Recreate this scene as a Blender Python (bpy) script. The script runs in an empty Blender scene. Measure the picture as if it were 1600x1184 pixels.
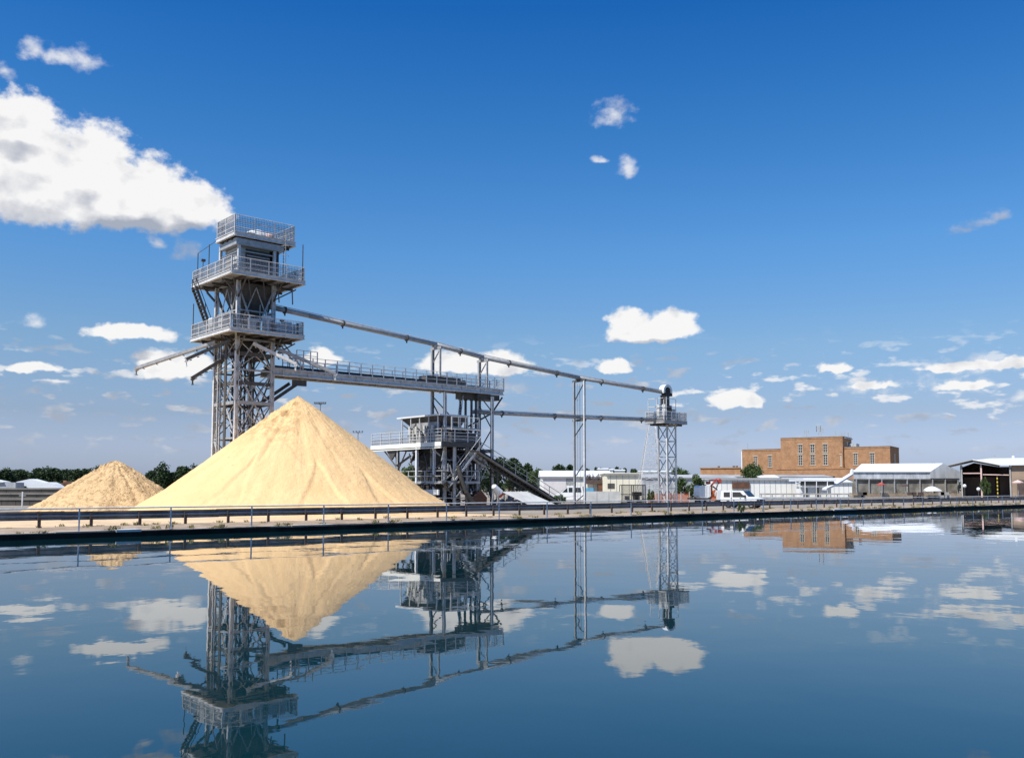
import bpy, math, random
from mathutils import Vector, Matrix, noise
R = math.radians
random.seed(7)
SC = bpy.context.scene
COL = SC.collection

# ------------------------------------------------------------------ camera
F, CX, CY, HY, CAMH = 1450.0, 800.0, 660.0, 763.0, 2.4
PITCH = math.atan((HY - CY) / F)
cam_d = bpy.data.cameras.new("camera"); cam = bpy.data.objects.new("camera", cam_d); COL.objects.link(cam)
cam.location = (0, 0, CAMH); cam.rotation_euler = (math.pi / 2 + PITCH, 0, 0)
cam_d.sensor_width = 36; cam_d.lens = 36 * F / 1600; cam_d.shift_y = (CY - 592) * -1 / 1600 * -1
cam_d.clip_start = 0.1; cam_d.clip_end = 20000
SC.camera = cam

def ray(px, py):
    x = (px - CX) / F; y = (CY - py) / F
    c, s = math.cos(PITCH), math.sin(PITCH)
    return Vector((x, c - y * s, s + y * c))
def P(px, py, d):                      # photo pixel at forward distance d
    r = ray(px, py); k = d / r.y
    return Vector((r.x * k, d, CAMH + r.z * k))
def GX(px, d, z=0.0):                  # x for a pixel column at distance d (approx. z-independent)
    return (px - CX) / F * d
def AE(px, py):
    r = ray(px, py)
    return math.atan2(r.x, r.y), math.atan2(r.z, math.hypot(r.x, r.y))

# ------------------------------------------------------------------ sun, sky, exposure
SUN_EL, SUN_AZ = R(55), R(228)         # azimuth clockwise from +Y
sv = Vector((math.sin(SUN_AZ) * math.cos(SUN_EL), math.cos(SUN_AZ) * math.cos(SUN_EL), math.sin(SUN_EL)))
sd = bpy.data.lights.new("sun", 'SUN'); sd.energy = 5.0; sd.angle = R(0.53); sd.color = (1.0, 0.955, 0.88)
so = bpy.data.objects.new("sun", sd); COL.objects.link(so); so.rotation_euler = sv.to_track_quat('Z', 'Y').to_euler()
SC.view_settings.view_transform = 'Standard'; SC.view_settings.look = 'None'
SC.view_settings.exposure = 0.25; SC.view_settings.gamma = 1.0; SC.view_settings.use_curve_mapping = False
SC.cycles.max_bounces = 6; SC.cycles.glossy_bounces = 3; SC.cycles.diffuse_bounces = 2
SC.cycles.transparent_max_bounces = 6; SC.cycles.caustics_reflective = False; SC.cycles.caustics_refractive = False
SC.cycles.use_denoising = True

W = bpy.data.worlds.new("World"); SC.world = W; W.use_nodes = True
def build_sky():
    nt = W.node_tree; N = nt.nodes; L = nt.links; N.clear()
    out = N.new('ShaderNodeOutputWorld'); bg = N.new('ShaderNodeBackground'); L.new(bg.outputs[0], out.inputs[0])
    bg.inputs[1].default_value = 0.10
    sky = N.new('ShaderNodeTexSky'); sky.sky_type = 'NISHITA'; sky.sun_disc = False
    sky.sun_elevation = SUN_EL; sky.sun_rotation = SUN_AZ
    sky.altitude = 0; sky.air_density = 1.35; sky.dust_density = 0.6; sky.ozone_density = 4.5
    hsv = N.new('ShaderNodeHueSaturation'); hsv.inputs['Saturation'].default_value = 1.12; hsv.inputs['Value'].default_value = 0.95
    L.new(sky.outputs[0], hsv.inputs['Color'])
    tc = N.new('ShaderNodeTexCoord'); sp = N.new('ShaderNodeSeparateXYZ'); L.new(tc.outputs['Generated'], sp.inputs[0])
    def M(op, a, b=None, c=None, clamp=False):
        m = N.new('ShaderNodeMath'); m.operation = op; m.use_clamp = clamp
        for i, v in enumerate((a, b, c)):
            if v is None: continue
            if isinstance(v, (int, float)): m.inputs[i].default_value = v
            else: L.new(v, m.inputs[i])
        return m.outputs[0]
    hyp = M('SQRT', M('ADD', M('MULTIPLY', sp.outputs[0], sp.outputs[0]), M('MULTIPLY', sp.outputs[1], sp.outputs[1])))
    az = M('ARCTAN2', sp.outputs[0], sp.outputs[1]); el = M('ARCTAN2', sp.outputs[2], hyp)
    # clear-air colour correction of the sky model, by elevation only (less yellow low down, deeper blue high up)
    def lin(c): return tuple((v / 255 / 12.92) if v <= 10 else ((v / 255 + .055) / 1.055) ** 2.4 for v in c)
    CORR = [(742, (194, 190, 156), (172, 189, 209)), (700, (186, 193, 168), (173, 190, 211)), (650, (178, 198, 191), (160, 184, 211)), (550, (147, 181, 200), (138, 180, 219)), (400, (112, 150, 184), (91, 152, 214)), (200, (93, 129, 170), (55, 122, 194)), (10, (83, 118, 160), (29, 101, 180))]
    gr = N.new('ShaderNodeValToRGB'); E = gr.color_ramp.elements
    for i, (py, have, want) in enumerate(CORR):
        e = max(0.0, AE(800, py)[1]) / .7; c = tuple(w / h / 1.19 / 2 for w, h in zip(lin(want), lin(have)))
        if i < 2: E[i].position = e; el_ = E[i]
        else: el_ = E.new(e)
        el_.color = (*c, 1)
    L.new(M('MULTIPLY', el, 1 / .7, clamp=True), gr.inputs[0])
    gm = N.new('ShaderNodeMix'); gm.data_type = 'RGBA'; gm.blend_type = 'MULTIPLY'; gm.inputs[0].default_value = 1.0
    L.new(hsv.outputs[0], gm.inputs[6]); L.new(gr.outputs[0], gm.inputs[7])
    gs = N.new('ShaderNodeVectorMath'); gs.operation = 'SCALE'; gs.inputs['Scale'].default_value = 2.0; L.new(gm.outputs[2], gs.inputs[0])
    cb = N.new('ShaderNodeCombineXYZ'); L.new(az, cb.inputs[0]); L.new(el, cb.inputs[1])
    K = 1600 / 1.15                     # work in units close to photo pixels per radian
    # fractal noise used for edges and modelling
    def fbm(vec, scale, detail, rough=0.55, stretch=(1, 1.35, 1)):
        mp = N.new('ShaderNodeMapping'); mp.inputs['Scale'].default_value = stretch; L.new(vec, mp.inputs[0])
        n = N.new('ShaderNodeTexNoise'); n.noise_dimensions = '2D'; n.inputs['Scale'].default_value = scale
        n.inputs['Detail'].default_value = detail; n.inputs['Roughness'].default_value = rough
        L.new(mp.outputs[0], n.inputs['Vector']); return n
    wn = fbm(cb.outputs[0], 34, 3)
    wsub = N.new('ShaderNodeVectorMath'); wsub.operation = 'SUBTRACT'; L.new(wn.outputs['Color'], wsub.inputs[0]); wsub.inputs[1].default_value = (.5, .5, .5)
    wmul = N.new('ShaderNodeVectorMath'); wmul.operation = 'MULTIPLY'; L.new(wsub.outputs[0], wmul.inputs[0]); wmul.inputs[1].default_value = (.018, .013, 0)
    wadd = N.new('ShaderNodeVectorMath'); wadd.operation = 'ADD'; L.new(wmul.outputs[0], wadd.inputs[0]); L.new(cb.outputs[0], wadd.inputs[1])
    p = wadd.outputs[0]
    def VM(op, a, b):
        m = N.new('ShaderNodeVectorMath'); m.operation = op
        for i, v in enumerate((a, b)):
            if isinstance(v, tuple): m.inputs[i].default_value = v
            elif v is not None: L.new(v, m.inputs[i])
        return m
    def field(blobs, pvec, low=1.9):
        cur = None
        for (x, y, rx, ry) in blobs:
            a, e = AE(x, y); ra = rx / F * math.cos(a) ** 2; re = ry / F * math.cos(a)
            q = VM('MULTIPLY', VM('SUBTRACT', pvec, (a, e, 0)).outputs[0], (1 / ra, 1 / re, 0)).outputs[0]
            n = VM('MULTIPLY', q, (-1, -low, 0)).outputs[0]
            l = VM('LENGTH', VM('MAXIMUM', q, n).outputs[0], None).outputs['Value']
            cur = l if cur is None else M('SMOOTH_MIN', cur, l, 0.25)
        return M('SUBTRACT', 1.0, cur)
    def smooth(v, a, b, to=1.0):
        m = N.new('ShaderNodeMapRange'); m.interpolation_type = 'SMOOTHSTEP'
        L.new(v, m.inputs[0]); m.inputs[1].default_value = a; m.inputs[2].default_value = b; m.inputs[4].default_value = to
        return m.outputs[0]
    solid = [(28, 205, 88, 66), (50, 296, 200, 112), (145, 285, 92, 104), (222, 314, 92, 82), (292, 328, 74, 58), (190, 330, 180, 60),
             (205, 524, 84, 19), (180, 520, 40, 18), (262, 575, 66, 34), (300, 572, 45, 20), (50, 578, 50, 14),
             (500, 562, 38, 18), (705, 572, 58, 28), (778, 574, 66, 28), (983, 518, 38, 44), (1052, 512, 44, 36), (1015, 524, 70, 24),
             (961, 576, 33, 19), (1148, 626, 40, 24), (1172, 630, 26, 16), (1304, 577, 35, 13), (1500, 575, 78, 13), (1578, 572, 50, 16), (1502, 605, 58, 12), (1362, 604, 44, 10)]
    wisp = [(52, 80, 36, 16), (92, 90, 44, 18), (130, 98, 34, 22), (8, 110, 22, 18), (960, 180, 38, 24), (935, 250, 16, 7), (982, 264, 22, 20),
            (1508, 358, 26, 9), (1536, 349, 30, 12), (1562, 338, 28, 14), (291, 393, 26, 20), (248, 380, 18, 10), (54, 503, 20, 13), (54, 611, 22, 11), (88, 640, 38, 11),
            (1350, 604, 64, 16), (1520, 572, 100, 22), (1500, 603, 66, 18), (795, 606, 34, 14), (1072, 648, 14, 14), (612, 665, 40, 9), (1595, 620, 24, 12)]
    edge = fbm(cb.outputs[0], 52, 8, 0.55)
    e1 = M('SUBTRACT', edge.outputs['Fac'], 0.5)
    Fs = field(solid, p)
    ds = smooth(M('MULTIPLY_ADD', e1, 0.72, Fs), -0.02, 0.30)
    Fw = field(wisp, p, 1.3)
    dw = smooth(M('MULTIPLY_ADD', e1, 1.9, M('ADD', Fw, 0.08)), 0.0, 1.30, 0.78)
    # far small clouds in a low belt
    far = fbm(cb.outputs[0], 32, 5, 0.52, (1, 2.9, 1))
    belt = M('MULTIPLY', smooth(el, 0.012, 0.05), M('SUBTRACT', 1.0, smooth(el, 0.10, 0.17)))
    df = M('MULTIPLY', M('MULTIPLY', smooth(far.outputs['Fac'], 0.54, 0.70), belt), 0.80)
    d = M('MAXIMUM', M('MAXIMUM', ds, dw), df)
    # modelling: puffs lit from upper left, grey flat bases
    off = VM('ADD', cb.outputs[0], (-0.010, 0.014, 0)).outputs[0]
    p1 = fbm(cb.outputs[0], 22, 5, 0.5); p2 = fbm(off, 22, 5, 0.5)
    relief = M('SUBTRACT', p1.outputs['Fac'], p2.outputs['Fac'])
    pup = VM('ADD', p, (0.0, 0.022, 0)).outputs[0]
    Fup = field(solid[:6] + [(1015, 510, 80, 44), (205, 524, 84, 19), (270, 573, 78, 32), (745, 573, 110, 28), (1155, 626, 48, 22), (961, 576, 33, 19)], pup)
    base = smooth(M('SUBTRACT', Fup, Fs), -0.10, 0.42)          # 1 near the underside
    depth = smooth(Fs, 0.0, 0.6)
    lit = M('ADD', M('MULTIPLY_ADD', relief, 1.25, 0.93), M('MULTIPLY', base, -0.72), clamp=True)
    ramp = N.new('ShaderNodeValToRGB'); ramp.color_ramp.elements[0].position = 0.1; ramp.color_ramp.elements[0].color = (.40, .44, .52, 1)
    ramp.color_ramp.elements[1].position = 0.85; ramp.color_ramp.elements[1].color = (.97, .96, .95, 1)
    m = ramp.color_ramp.elements.new(.5); m.color = (.68, .69, .73, 1)
    L.new(lit, ramp.inputs[0])
    sc = N.new('ShaderNodeVectorMath'); sc.operation = 'SCALE'; L.new(ramp.outputs[0], sc.inputs[0]); sc.inputs['Scale'].default_value = 8.3
    # low clouds fade into the horizon air
    mixf = M('MULTIPLY', d, smooth(el, -0.01, 0.10, 0.97))
    mx = N.new('ShaderNodeMix'); mx.data_type = 'RGBA'; L.new(mixf, mx.inputs[0]); L.new(gs.outputs[0], mx.inputs[6]); L.new(sc.outputs[0], mx.inputs[7])
    L.new(mx.outputs[2], bg.inputs[0])
build_sky()
W.cycles.sampling_method = 'MANUAL'; W.cycles.sample_map_resolution = 512

# ------------------------------------------------------------------ materials
def mat(name, col, rough=0.7, metal=0.0, var=0.25, scale=3.0, bump=0.0, bscale=None, dark=None, coords='Object', spec=0.4, stretch=(1, 1, 1), detail=6, thr=(.35, .7)):
    m = bpy.data.materials.new(name); m.use_nodes = True; nt = m.node_tree; N = nt.nodes; L = nt.links
    b = N['Principled BSDF']; b.inputs['Roughness'].default_value = rough; b.inputs['Metallic'].default_value = metal
    b.inputs['Specular IOR Level'].default_value = spec
    tc = N.new('ShaderNodeTexCoord'); mp = N.new('ShaderNodeMapping'); mp.inputs['Scale'].default_value = stretch
    L.new(tc.outputs[coords], mp.inputs[0])
    n = N.new('ShaderNodeTexNoise'); n.inputs['Scale'].default_value = scale; n.inputs['Detail'].default_value = detail; n.inputs['Roughness'].default_value = .6
    L.new(mp.outputs[0], n.inputs['Vector'])
    mr = N.new('ShaderNodeMapRange'); L.new(n.outputs['Fac'], mr.inputs[0]); mr.inputs[1].default_value = thr[0]; mr.inputs[2].default_value = thr[1]
    mx = N.new('ShaderNodeMix'); mx.data_type = 'RGBA'; L.new(mr.outputs[0], mx.inputs[0])
    dk = dark or tuple(c * (1 - var) for c in col); lt = tuple(min(1, c * (1 + (0 if dark else var * .6))) for c in col)
    mx.inputs[6].default_value = (*dk, 1); mx.inputs[7].default_value = (*lt, 1)
    L.new(mx.outputs[2], b.inputs['Base Color'])
    if bump:
        n2 = N.new('ShaderNodeTexNoise'); n2.inputs['Scale'].default_value = bscale or scale * 3; n2.inputs['Detail'].default_value = 8; L.new(mp.outputs[0], n2.inputs['Vector'])
        bp = N.new('ShaderNodeBump'); bp.inputs['Strength'].default_value = 1.0; bp.inputs['Distance'].default_value = bump
        L.new(n2.outputs['Fac'], bp.inputs['Height']); L.new(bp.outputs[0], b.inputs['Normal'])
    return m

MT = {}
MT['galv'] = mat('galvanised_steel', (.50, .50, .49), .45, .25, .16, 3.0, dark=(.34, .335, .32))
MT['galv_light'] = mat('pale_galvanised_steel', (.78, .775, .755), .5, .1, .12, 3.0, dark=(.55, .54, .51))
MT['galv_dark'] = mat('weathered_shaded_steel', (.10, .094, .085), .65, .1, .3, 4)
MT['grating'] = mat('grating_steel', (.38, .38, .375), .6, .1, .3, 3)
MT['barrier'] = mat('dull_barrier_steel', (.21, .215, .225), .42, .5, .4, 1.2, stretch=(1, 1, .3))
MT['barrier_post'] = mat('rusty_post_steel', (.10, .075, .06), .8, .1, .4, 6)
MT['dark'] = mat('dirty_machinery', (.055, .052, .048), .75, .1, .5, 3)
MT['belt'] = mat('rubber_belt', (.025, .025, .027), .7, 0, .3, 3)
MT['rust'] = mat('rusty_steel', (.19, .085, .045), .85, 0, .5, 1.5, dark=(.09, .05, .035))
MT['cream_panel'] = mat('cream_cladding', (.62, .61, .56), .55, 0, .12, 1.5)
MT['white'] = mat('white_painted_metal', (.80, .81, .80), .4, 0, .06, 1.5)
MT['whitewall'] = mat('white_rendered_wall', (.86, .85, .78), .8, 0, .08, .35)
MT['creamwall'] = mat('cream_rendered_wall', (.84, .78, .60), .85, 0, .08, .3)
MT['greywall'] = mat('grey_sheet_wall', (.42, .44, .45), .7, 0, .25, .25, stretch=(4, 4, 1))
MT['greyroof'] = mat('grey_sheet_roof', (.40, .41, .41), .7, 0, .25, .15)
MT['whiteroof'] = mat('white_sheet_roof', (.78, .80, .80), .5, 0, .1, .15)
MT['brownwall'] = mat('brown_sheet_wall', (.09, .06, .045), .8, 0, .3, .4, stretch=(4, 4, 1))  # extra dark colour stands in for shade inside the open shed
MT['concrete'] = mat('concrete', (.43, .41, .38), .9, 0, .3, .9, bump=.01)
MT['concrete_pale'] = mat('pale_concrete', (.60, .60, .57), .9, 0, .2, .9)
MT['asph'] = mat('dirty_yard_surface', (.30, .255, .20), .95, 0, .35, .12, bump=.02, bscale=2)
MT['glass'] = mat('dark_glass', (.03, .04, .05), .08, 0, .1, 2, spec=.8)
MT['tyre'] = mat('tyre_rubber', (.02, .02, .02), .85, 0, .2, 5)
MT['red'] = mat('red_paint', (.50, .09, .06), .6, 0, .3, 2)
MT['orange'] = mat('orange_paint', (.62, .15, .04), .55, 0, .25, 2)
MT['pink'] = mat('faded_pink_canvas', (.70, .50, .45), .8, 0, .15, 2)
MT['blue'] = mat('blue_sheet', (.12, .38, .55), .6, 0, .2, 2)
MT['yellow'] = mat('yellow_paint', (.70, .50, .05), .6, 0, .1, 2)
MT['door'] = mat('dark_board', (.10, .07, .06), .8, 0, .3, 1)
MT['winframe'] = mat('white_window_frame', (.52, .47, .38), .6, 0, .1, 2)
MT['bark'] = mat('bark', (.09, .07, .05), .95, 0, .3, 4)
MT['slab'] = mat('pale_slab', (.52, .52, .50), .9, 0, .2, .8)

def sand_mat(name, col, dk, lump=.03, streak=1.0, speck=.0):
    """dry sand with damp radial streaks running down from the apex (object origin is under the apex)"""
    m = bpy.data.materials.new(name); m.use_nodes = True; nt = m.node_tree; N = nt.nodes; L = nt.links; b = N['Principled BSDF']
    b.inputs['Roughness'].default_value = .95; b.inputs['Specular IOR Level'].default_value = .1
    tc = N.new('ShaderNodeTexCoord'); sp = N.new('ShaderNodeSeparateXYZ'); L.new(tc.outputs['Object'], sp.inputs[0])
    def M(op, a_, b_=None, c_=None, clamp=False):
        n = N.new('ShaderNodeMath'); n.operation = op; n.use_clamp = clamp
        for i, v in enumerate((a_, b_, c_)):
            if v is None: continue
            if isinstance(v, (int, float)): n.inputs[i].default_value = v
            else: L.new(v, n.inputs[i])
        return n.outputs[0]
    ang = M('ARCTAN2', sp.outputs[0], M('MULTIPLY', sp.outputs[1], -1)); rad = M('SQRT', M('ADD', M('MULTIPLY', sp.outputs[0], sp.outputs[0]), M('MULTIPLY', sp.outputs[1], sp.outputs[1])))
    cb = N.new('ShaderNodeCombineXYZ'); L.new(M('MULTIPLY', ang, 5.0), cb.inputs[0]); L.new(M('MULTIPLY', rad, .16), cb.inputs[1])
    def noise_(vec, sc, det, ro=.6):
        n = N.new('ShaderNodeTexNoise'); n.inputs['Scale'].default_value = sc; n.inputs['Detail'].default_value = det; n.inputs['Roughness'].default_value = ro; L.new(vec, n.inputs['Vector']); return n.outputs['Fac']
    def mr(v, a_, b_):
        n = N.new('ShaderNodeMapRange'); n.interpolation_type = 'SMOOTHSTEP'; L.new(v, n.inputs[0]); n.inputs[1].default_value = a_; n.inputs[2].default_value = b_; return n.outputs[0]
    st = mr(noise_(cb.outputs[0], 1.1, 5, .55), .42, .62); pt = mr(noise_(tc.outputs['Object'], .45, 6), .40, .66); gr = mr(noise_(tc.outputs['Object'], 6, 4, .7), .3, .7)
    f = M('ADD', M('MULTIPLY', st, .55 * streak), M('ADD', M('MULTIPLY', pt, .35), M('MULTIPLY', gr, .12)), clamp=True)
    mx = N.new('ShaderNodeMix'); mx.data_type = 'RGBA'; L.new(f, mx.inputs[0]); mx.inputs[6].default_value = (*col, 1); mx.inputs[7].default_value = (*dk, 1)
    # scattered darker clods and specks; mottled darker patch left of the apex
    sk = mr(noise_(tc.outputs['Object'], 2.2, 8, .7), .60 - speck, .70 - speck)
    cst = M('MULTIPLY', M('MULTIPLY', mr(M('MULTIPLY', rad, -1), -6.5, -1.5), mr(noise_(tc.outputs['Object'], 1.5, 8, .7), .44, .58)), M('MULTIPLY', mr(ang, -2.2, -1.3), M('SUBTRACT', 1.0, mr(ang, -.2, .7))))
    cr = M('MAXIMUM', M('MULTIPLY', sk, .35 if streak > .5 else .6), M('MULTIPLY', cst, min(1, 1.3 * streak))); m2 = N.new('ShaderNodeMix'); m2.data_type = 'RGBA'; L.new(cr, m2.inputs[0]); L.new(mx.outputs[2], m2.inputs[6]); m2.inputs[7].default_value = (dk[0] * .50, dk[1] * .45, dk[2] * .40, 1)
    L.new(m2.outputs[2], b.inputs['Base Color'])
    bp = N.new('ShaderNodeBump'); bp.inputs['Distance'].default_value = lump; L.new(noise_(tc.outputs['Object'], 3.2, 10, .65), bp.inputs['Height'])
    b2 = N.new('ShaderNodeBump'); b2.inputs['Distance'].default_value = .12 * streak; L.new(noise_(cb.outputs[0], 2.2, 6, .6), b2.inputs['Height']); L.new(bp.outputs[0], b2.inputs['Normal'])
    L.new(b2.outputs[0], b.inputs['Normal']); return m
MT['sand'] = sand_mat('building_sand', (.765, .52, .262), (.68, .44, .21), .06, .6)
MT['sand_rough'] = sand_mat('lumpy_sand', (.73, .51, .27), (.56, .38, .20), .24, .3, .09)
MT['sand_flat'] = mat('spilled_sand', (.78, .56, .32), .95, 0, .1, .6, bump=.03, bscale=3, dark=(.52, .38, .24))
MT['verge'] = mat('earth_verge', (.44, .34, .25), .95, 0, .1, .9, bump=.03, bscale=6, dark=(.24, .18, .115))

def brick():
    m = bpy.data.materials.new('orange_brick'); m.use_nodes = True; N = m.node_tree.nodes; L = m.node_tree.links; b = N['Principled BSDF']
    b.inputs['Roughness'].default_value = .9; b.inputs['Specular IOR Level'].default_value = .15
    tc = N.new('ShaderNodeTexCoord'); br = N.new('ShaderNodeTexBrick'); mp = N.new('ShaderNodeMapping'); mp.inputs['Rotation'].default_value = (R(90), 0, 0)
    L.new(tc.outputs['Object'], mp.inputs[0]); L.new(mp.outputs[0], br.inputs['Vector'])
    br.inputs['Scale'].default_value = 1.6; br.inputs['Color1'].default_value = (.48, .275, .145, 1); br.inputs['Color2'].default_value = (.40, .215, .11, 1)
    br.inputs['Mortar'].default_value = (.40, .28, .18, 1); br.inputs['Mortar Size'].default_value = .012
    n = N.new('ShaderNodeTexNoise'); n.inputs['Scale'].default_value = .5; n.inputs['Detail'].default_value = 9; n.inputs['Roughness'].default_value = .7; L.new(tc.outputs['Object'], n.inputs['Vector'])
    mx = N.new('ShaderNodeMix'); mx.data_type = 'RGBA'; mx.blend_type = 'MULTIPLY'; mx.inputs[0].default_value = .6
    cr = N.new('ShaderNodeValToRGB'); cr.color_ramp.elements[0].position = .35; cr.color_ramp.elements[0].color = (.45, .40, .38, 1); cr.color_ramp.elements[1].position = .65
    L.new(n.outputs['Fac'], cr.inputs[0]); L.new(br.outputs[0], mx.inputs[6]); L.new(cr.outputs[0], mx.inputs[7]); L.new(mx.outputs[2], b.inputs['Base Color'])
    return m
MT['brick'] = brick()

def leafmat(name, c1, c2):
    m = bpy.data.materials.new(name); m.use_nodes = True; N = m.node_tree.nodes; L = m.node_tree.links; b = N['Principled BSDF']
    b.inputs['Roughness'].default_value = .7; b.inputs['Specular IOR Level'].default_value = .2
    g = N.new('ShaderNodeNewGeometry'); n = N.new('ShaderNodeTexNoise'); n.inputs['Scale'].default_value = .5; n.inputs['Detail'].default_value = 4
    tc = N.new('ShaderNodeTexCoord'); L.new(tc.outputs['Object'], n.inputs['Vector'])
    a = N.new('ShaderNodeMath'); a.operation = 'MULTIPLY_ADD'; L.new(g.outputs['Random Per Island'], a.inputs[0]); a.inputs[1].default_value = .5; L.new(n.outputs['Fac'], a.inputs[2])
    s = N.new('ShaderNodeMath'); s.operation = 'SUBTRACT'; L.new(a.outputs[0], s.inputs[0]); s.inputs[1].default_value = .25
    mx = N.new('ShaderNodeMix'); mx.data_type = 'RGBA'; mx.inputs[6].default_value = (*c1, 1); mx.inputs[7].default_value = (*c2, 1)
    L.new(s.outputs[0], mx.inputs[0]); L.new(mx.outputs[2], b.inputs['Base Color']); return m
MT['leaf_dark'] = leafmat('dark_foliage', (.018, .032, .014), (.045, .075, .026))
MT['leaf_mid'] = leafmat('mid_foliage', (.035, .06, .02), (.09, .13, .04))
MT['leaf_dry'] = leafmat('dry_weeds', (.12, .13, .04), (.32, .26, .11))

def water_mat():
    m = bpy.data.materials.new('dock_water'); m.use_nodes = True; N = m.node_tree.nodes; L = m.node_tree.links; b = N['Principled BSDF']
    b.inputs['Base Color'].default_value = (.003, .024, .032, 1); b.inputs['Roughness'].default_value = .012
    b.inputs['IOR'].default_value = 1.46; b.inputs['Specular IOR Level'].default_value = .5
    g = N.new('ShaderNodeNewGeometry')
    def nz(scale, stretch, rot, detail):
        mp = N.new('ShaderNodeMapping'); mp.inputs['Scale'].default_value = stretch; mp.inputs['Rotation'].default_value = (0, 0, R(rot))
        L.new(g.outputs['Position'], mp.inputs[0]); n = N.new('ShaderNodeTexNoise'); n.inputs['Scale'].default_value = scale; n.inputs['Detail'].default_value = detail
        n.inputs['Roughness'].default_value = .45
        L.new(mp.outputs[0], n.inputs['Vector']); return n.outputs['Fac']
    b1 = N.new('ShaderNodeBump'); b1.inputs['Strength'].default_value = 1; b1.inputs['Distance'].default_value = .0052; L.new(nz(.55, (1, 1, 1), 20, 1.0), b1.inputs['Height'])
    b2 = N.new('ShaderNodeBump'); b2.inputs['Strength'].default_value = 1; b2.inputs['Distance'].default_value = .0006; L.new(nz(3.2, (1, .8, 1), 10, 2.0), b2.inputs['Height'])
    L.new(b1.outputs[0], b2.inputs['Normal']); L.new(b2.outputs[0], b.inputs['Normal'])
    return m
MT['water'] = water_mat()

def quay_mat():
    m = bpy.data.materials.new('algae_blackened_wall'); m.use_nodes = True; N = m.node_tree.nodes; L = m.node_tree.links; b = N['Principled BSDF']
    b.inputs['Roughness'].default_value = .8; b.inputs['Specular IOR Level'].default_value = .15
    tc = N.new('ShaderNodeTexCoord'); n = N.new('ShaderNodeTexNoise'); n.inputs['Scale'].default_value = .8; n.inputs['Detail'].default_value = 8
    L.new(tc.outputs['Object'], n.inputs['Vector'])
    cr = N.new('ShaderNodeValToRGB'); cr.color_ramp.elements[0].position = .4; cr.color_ramp.elements[0].color = (.006, .006, .006, 1)
    cr.color_ramp.elements[1].position = .75; cr.color_ramp.elements[1].color = (.03, .027, .022, 1)
    L.new(n.outputs['Fac'], cr.inputs[0]); L.new(cr.outputs[0], b.inputs['Base Color']); return m
MT['quay'] = quay_mat()

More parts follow.
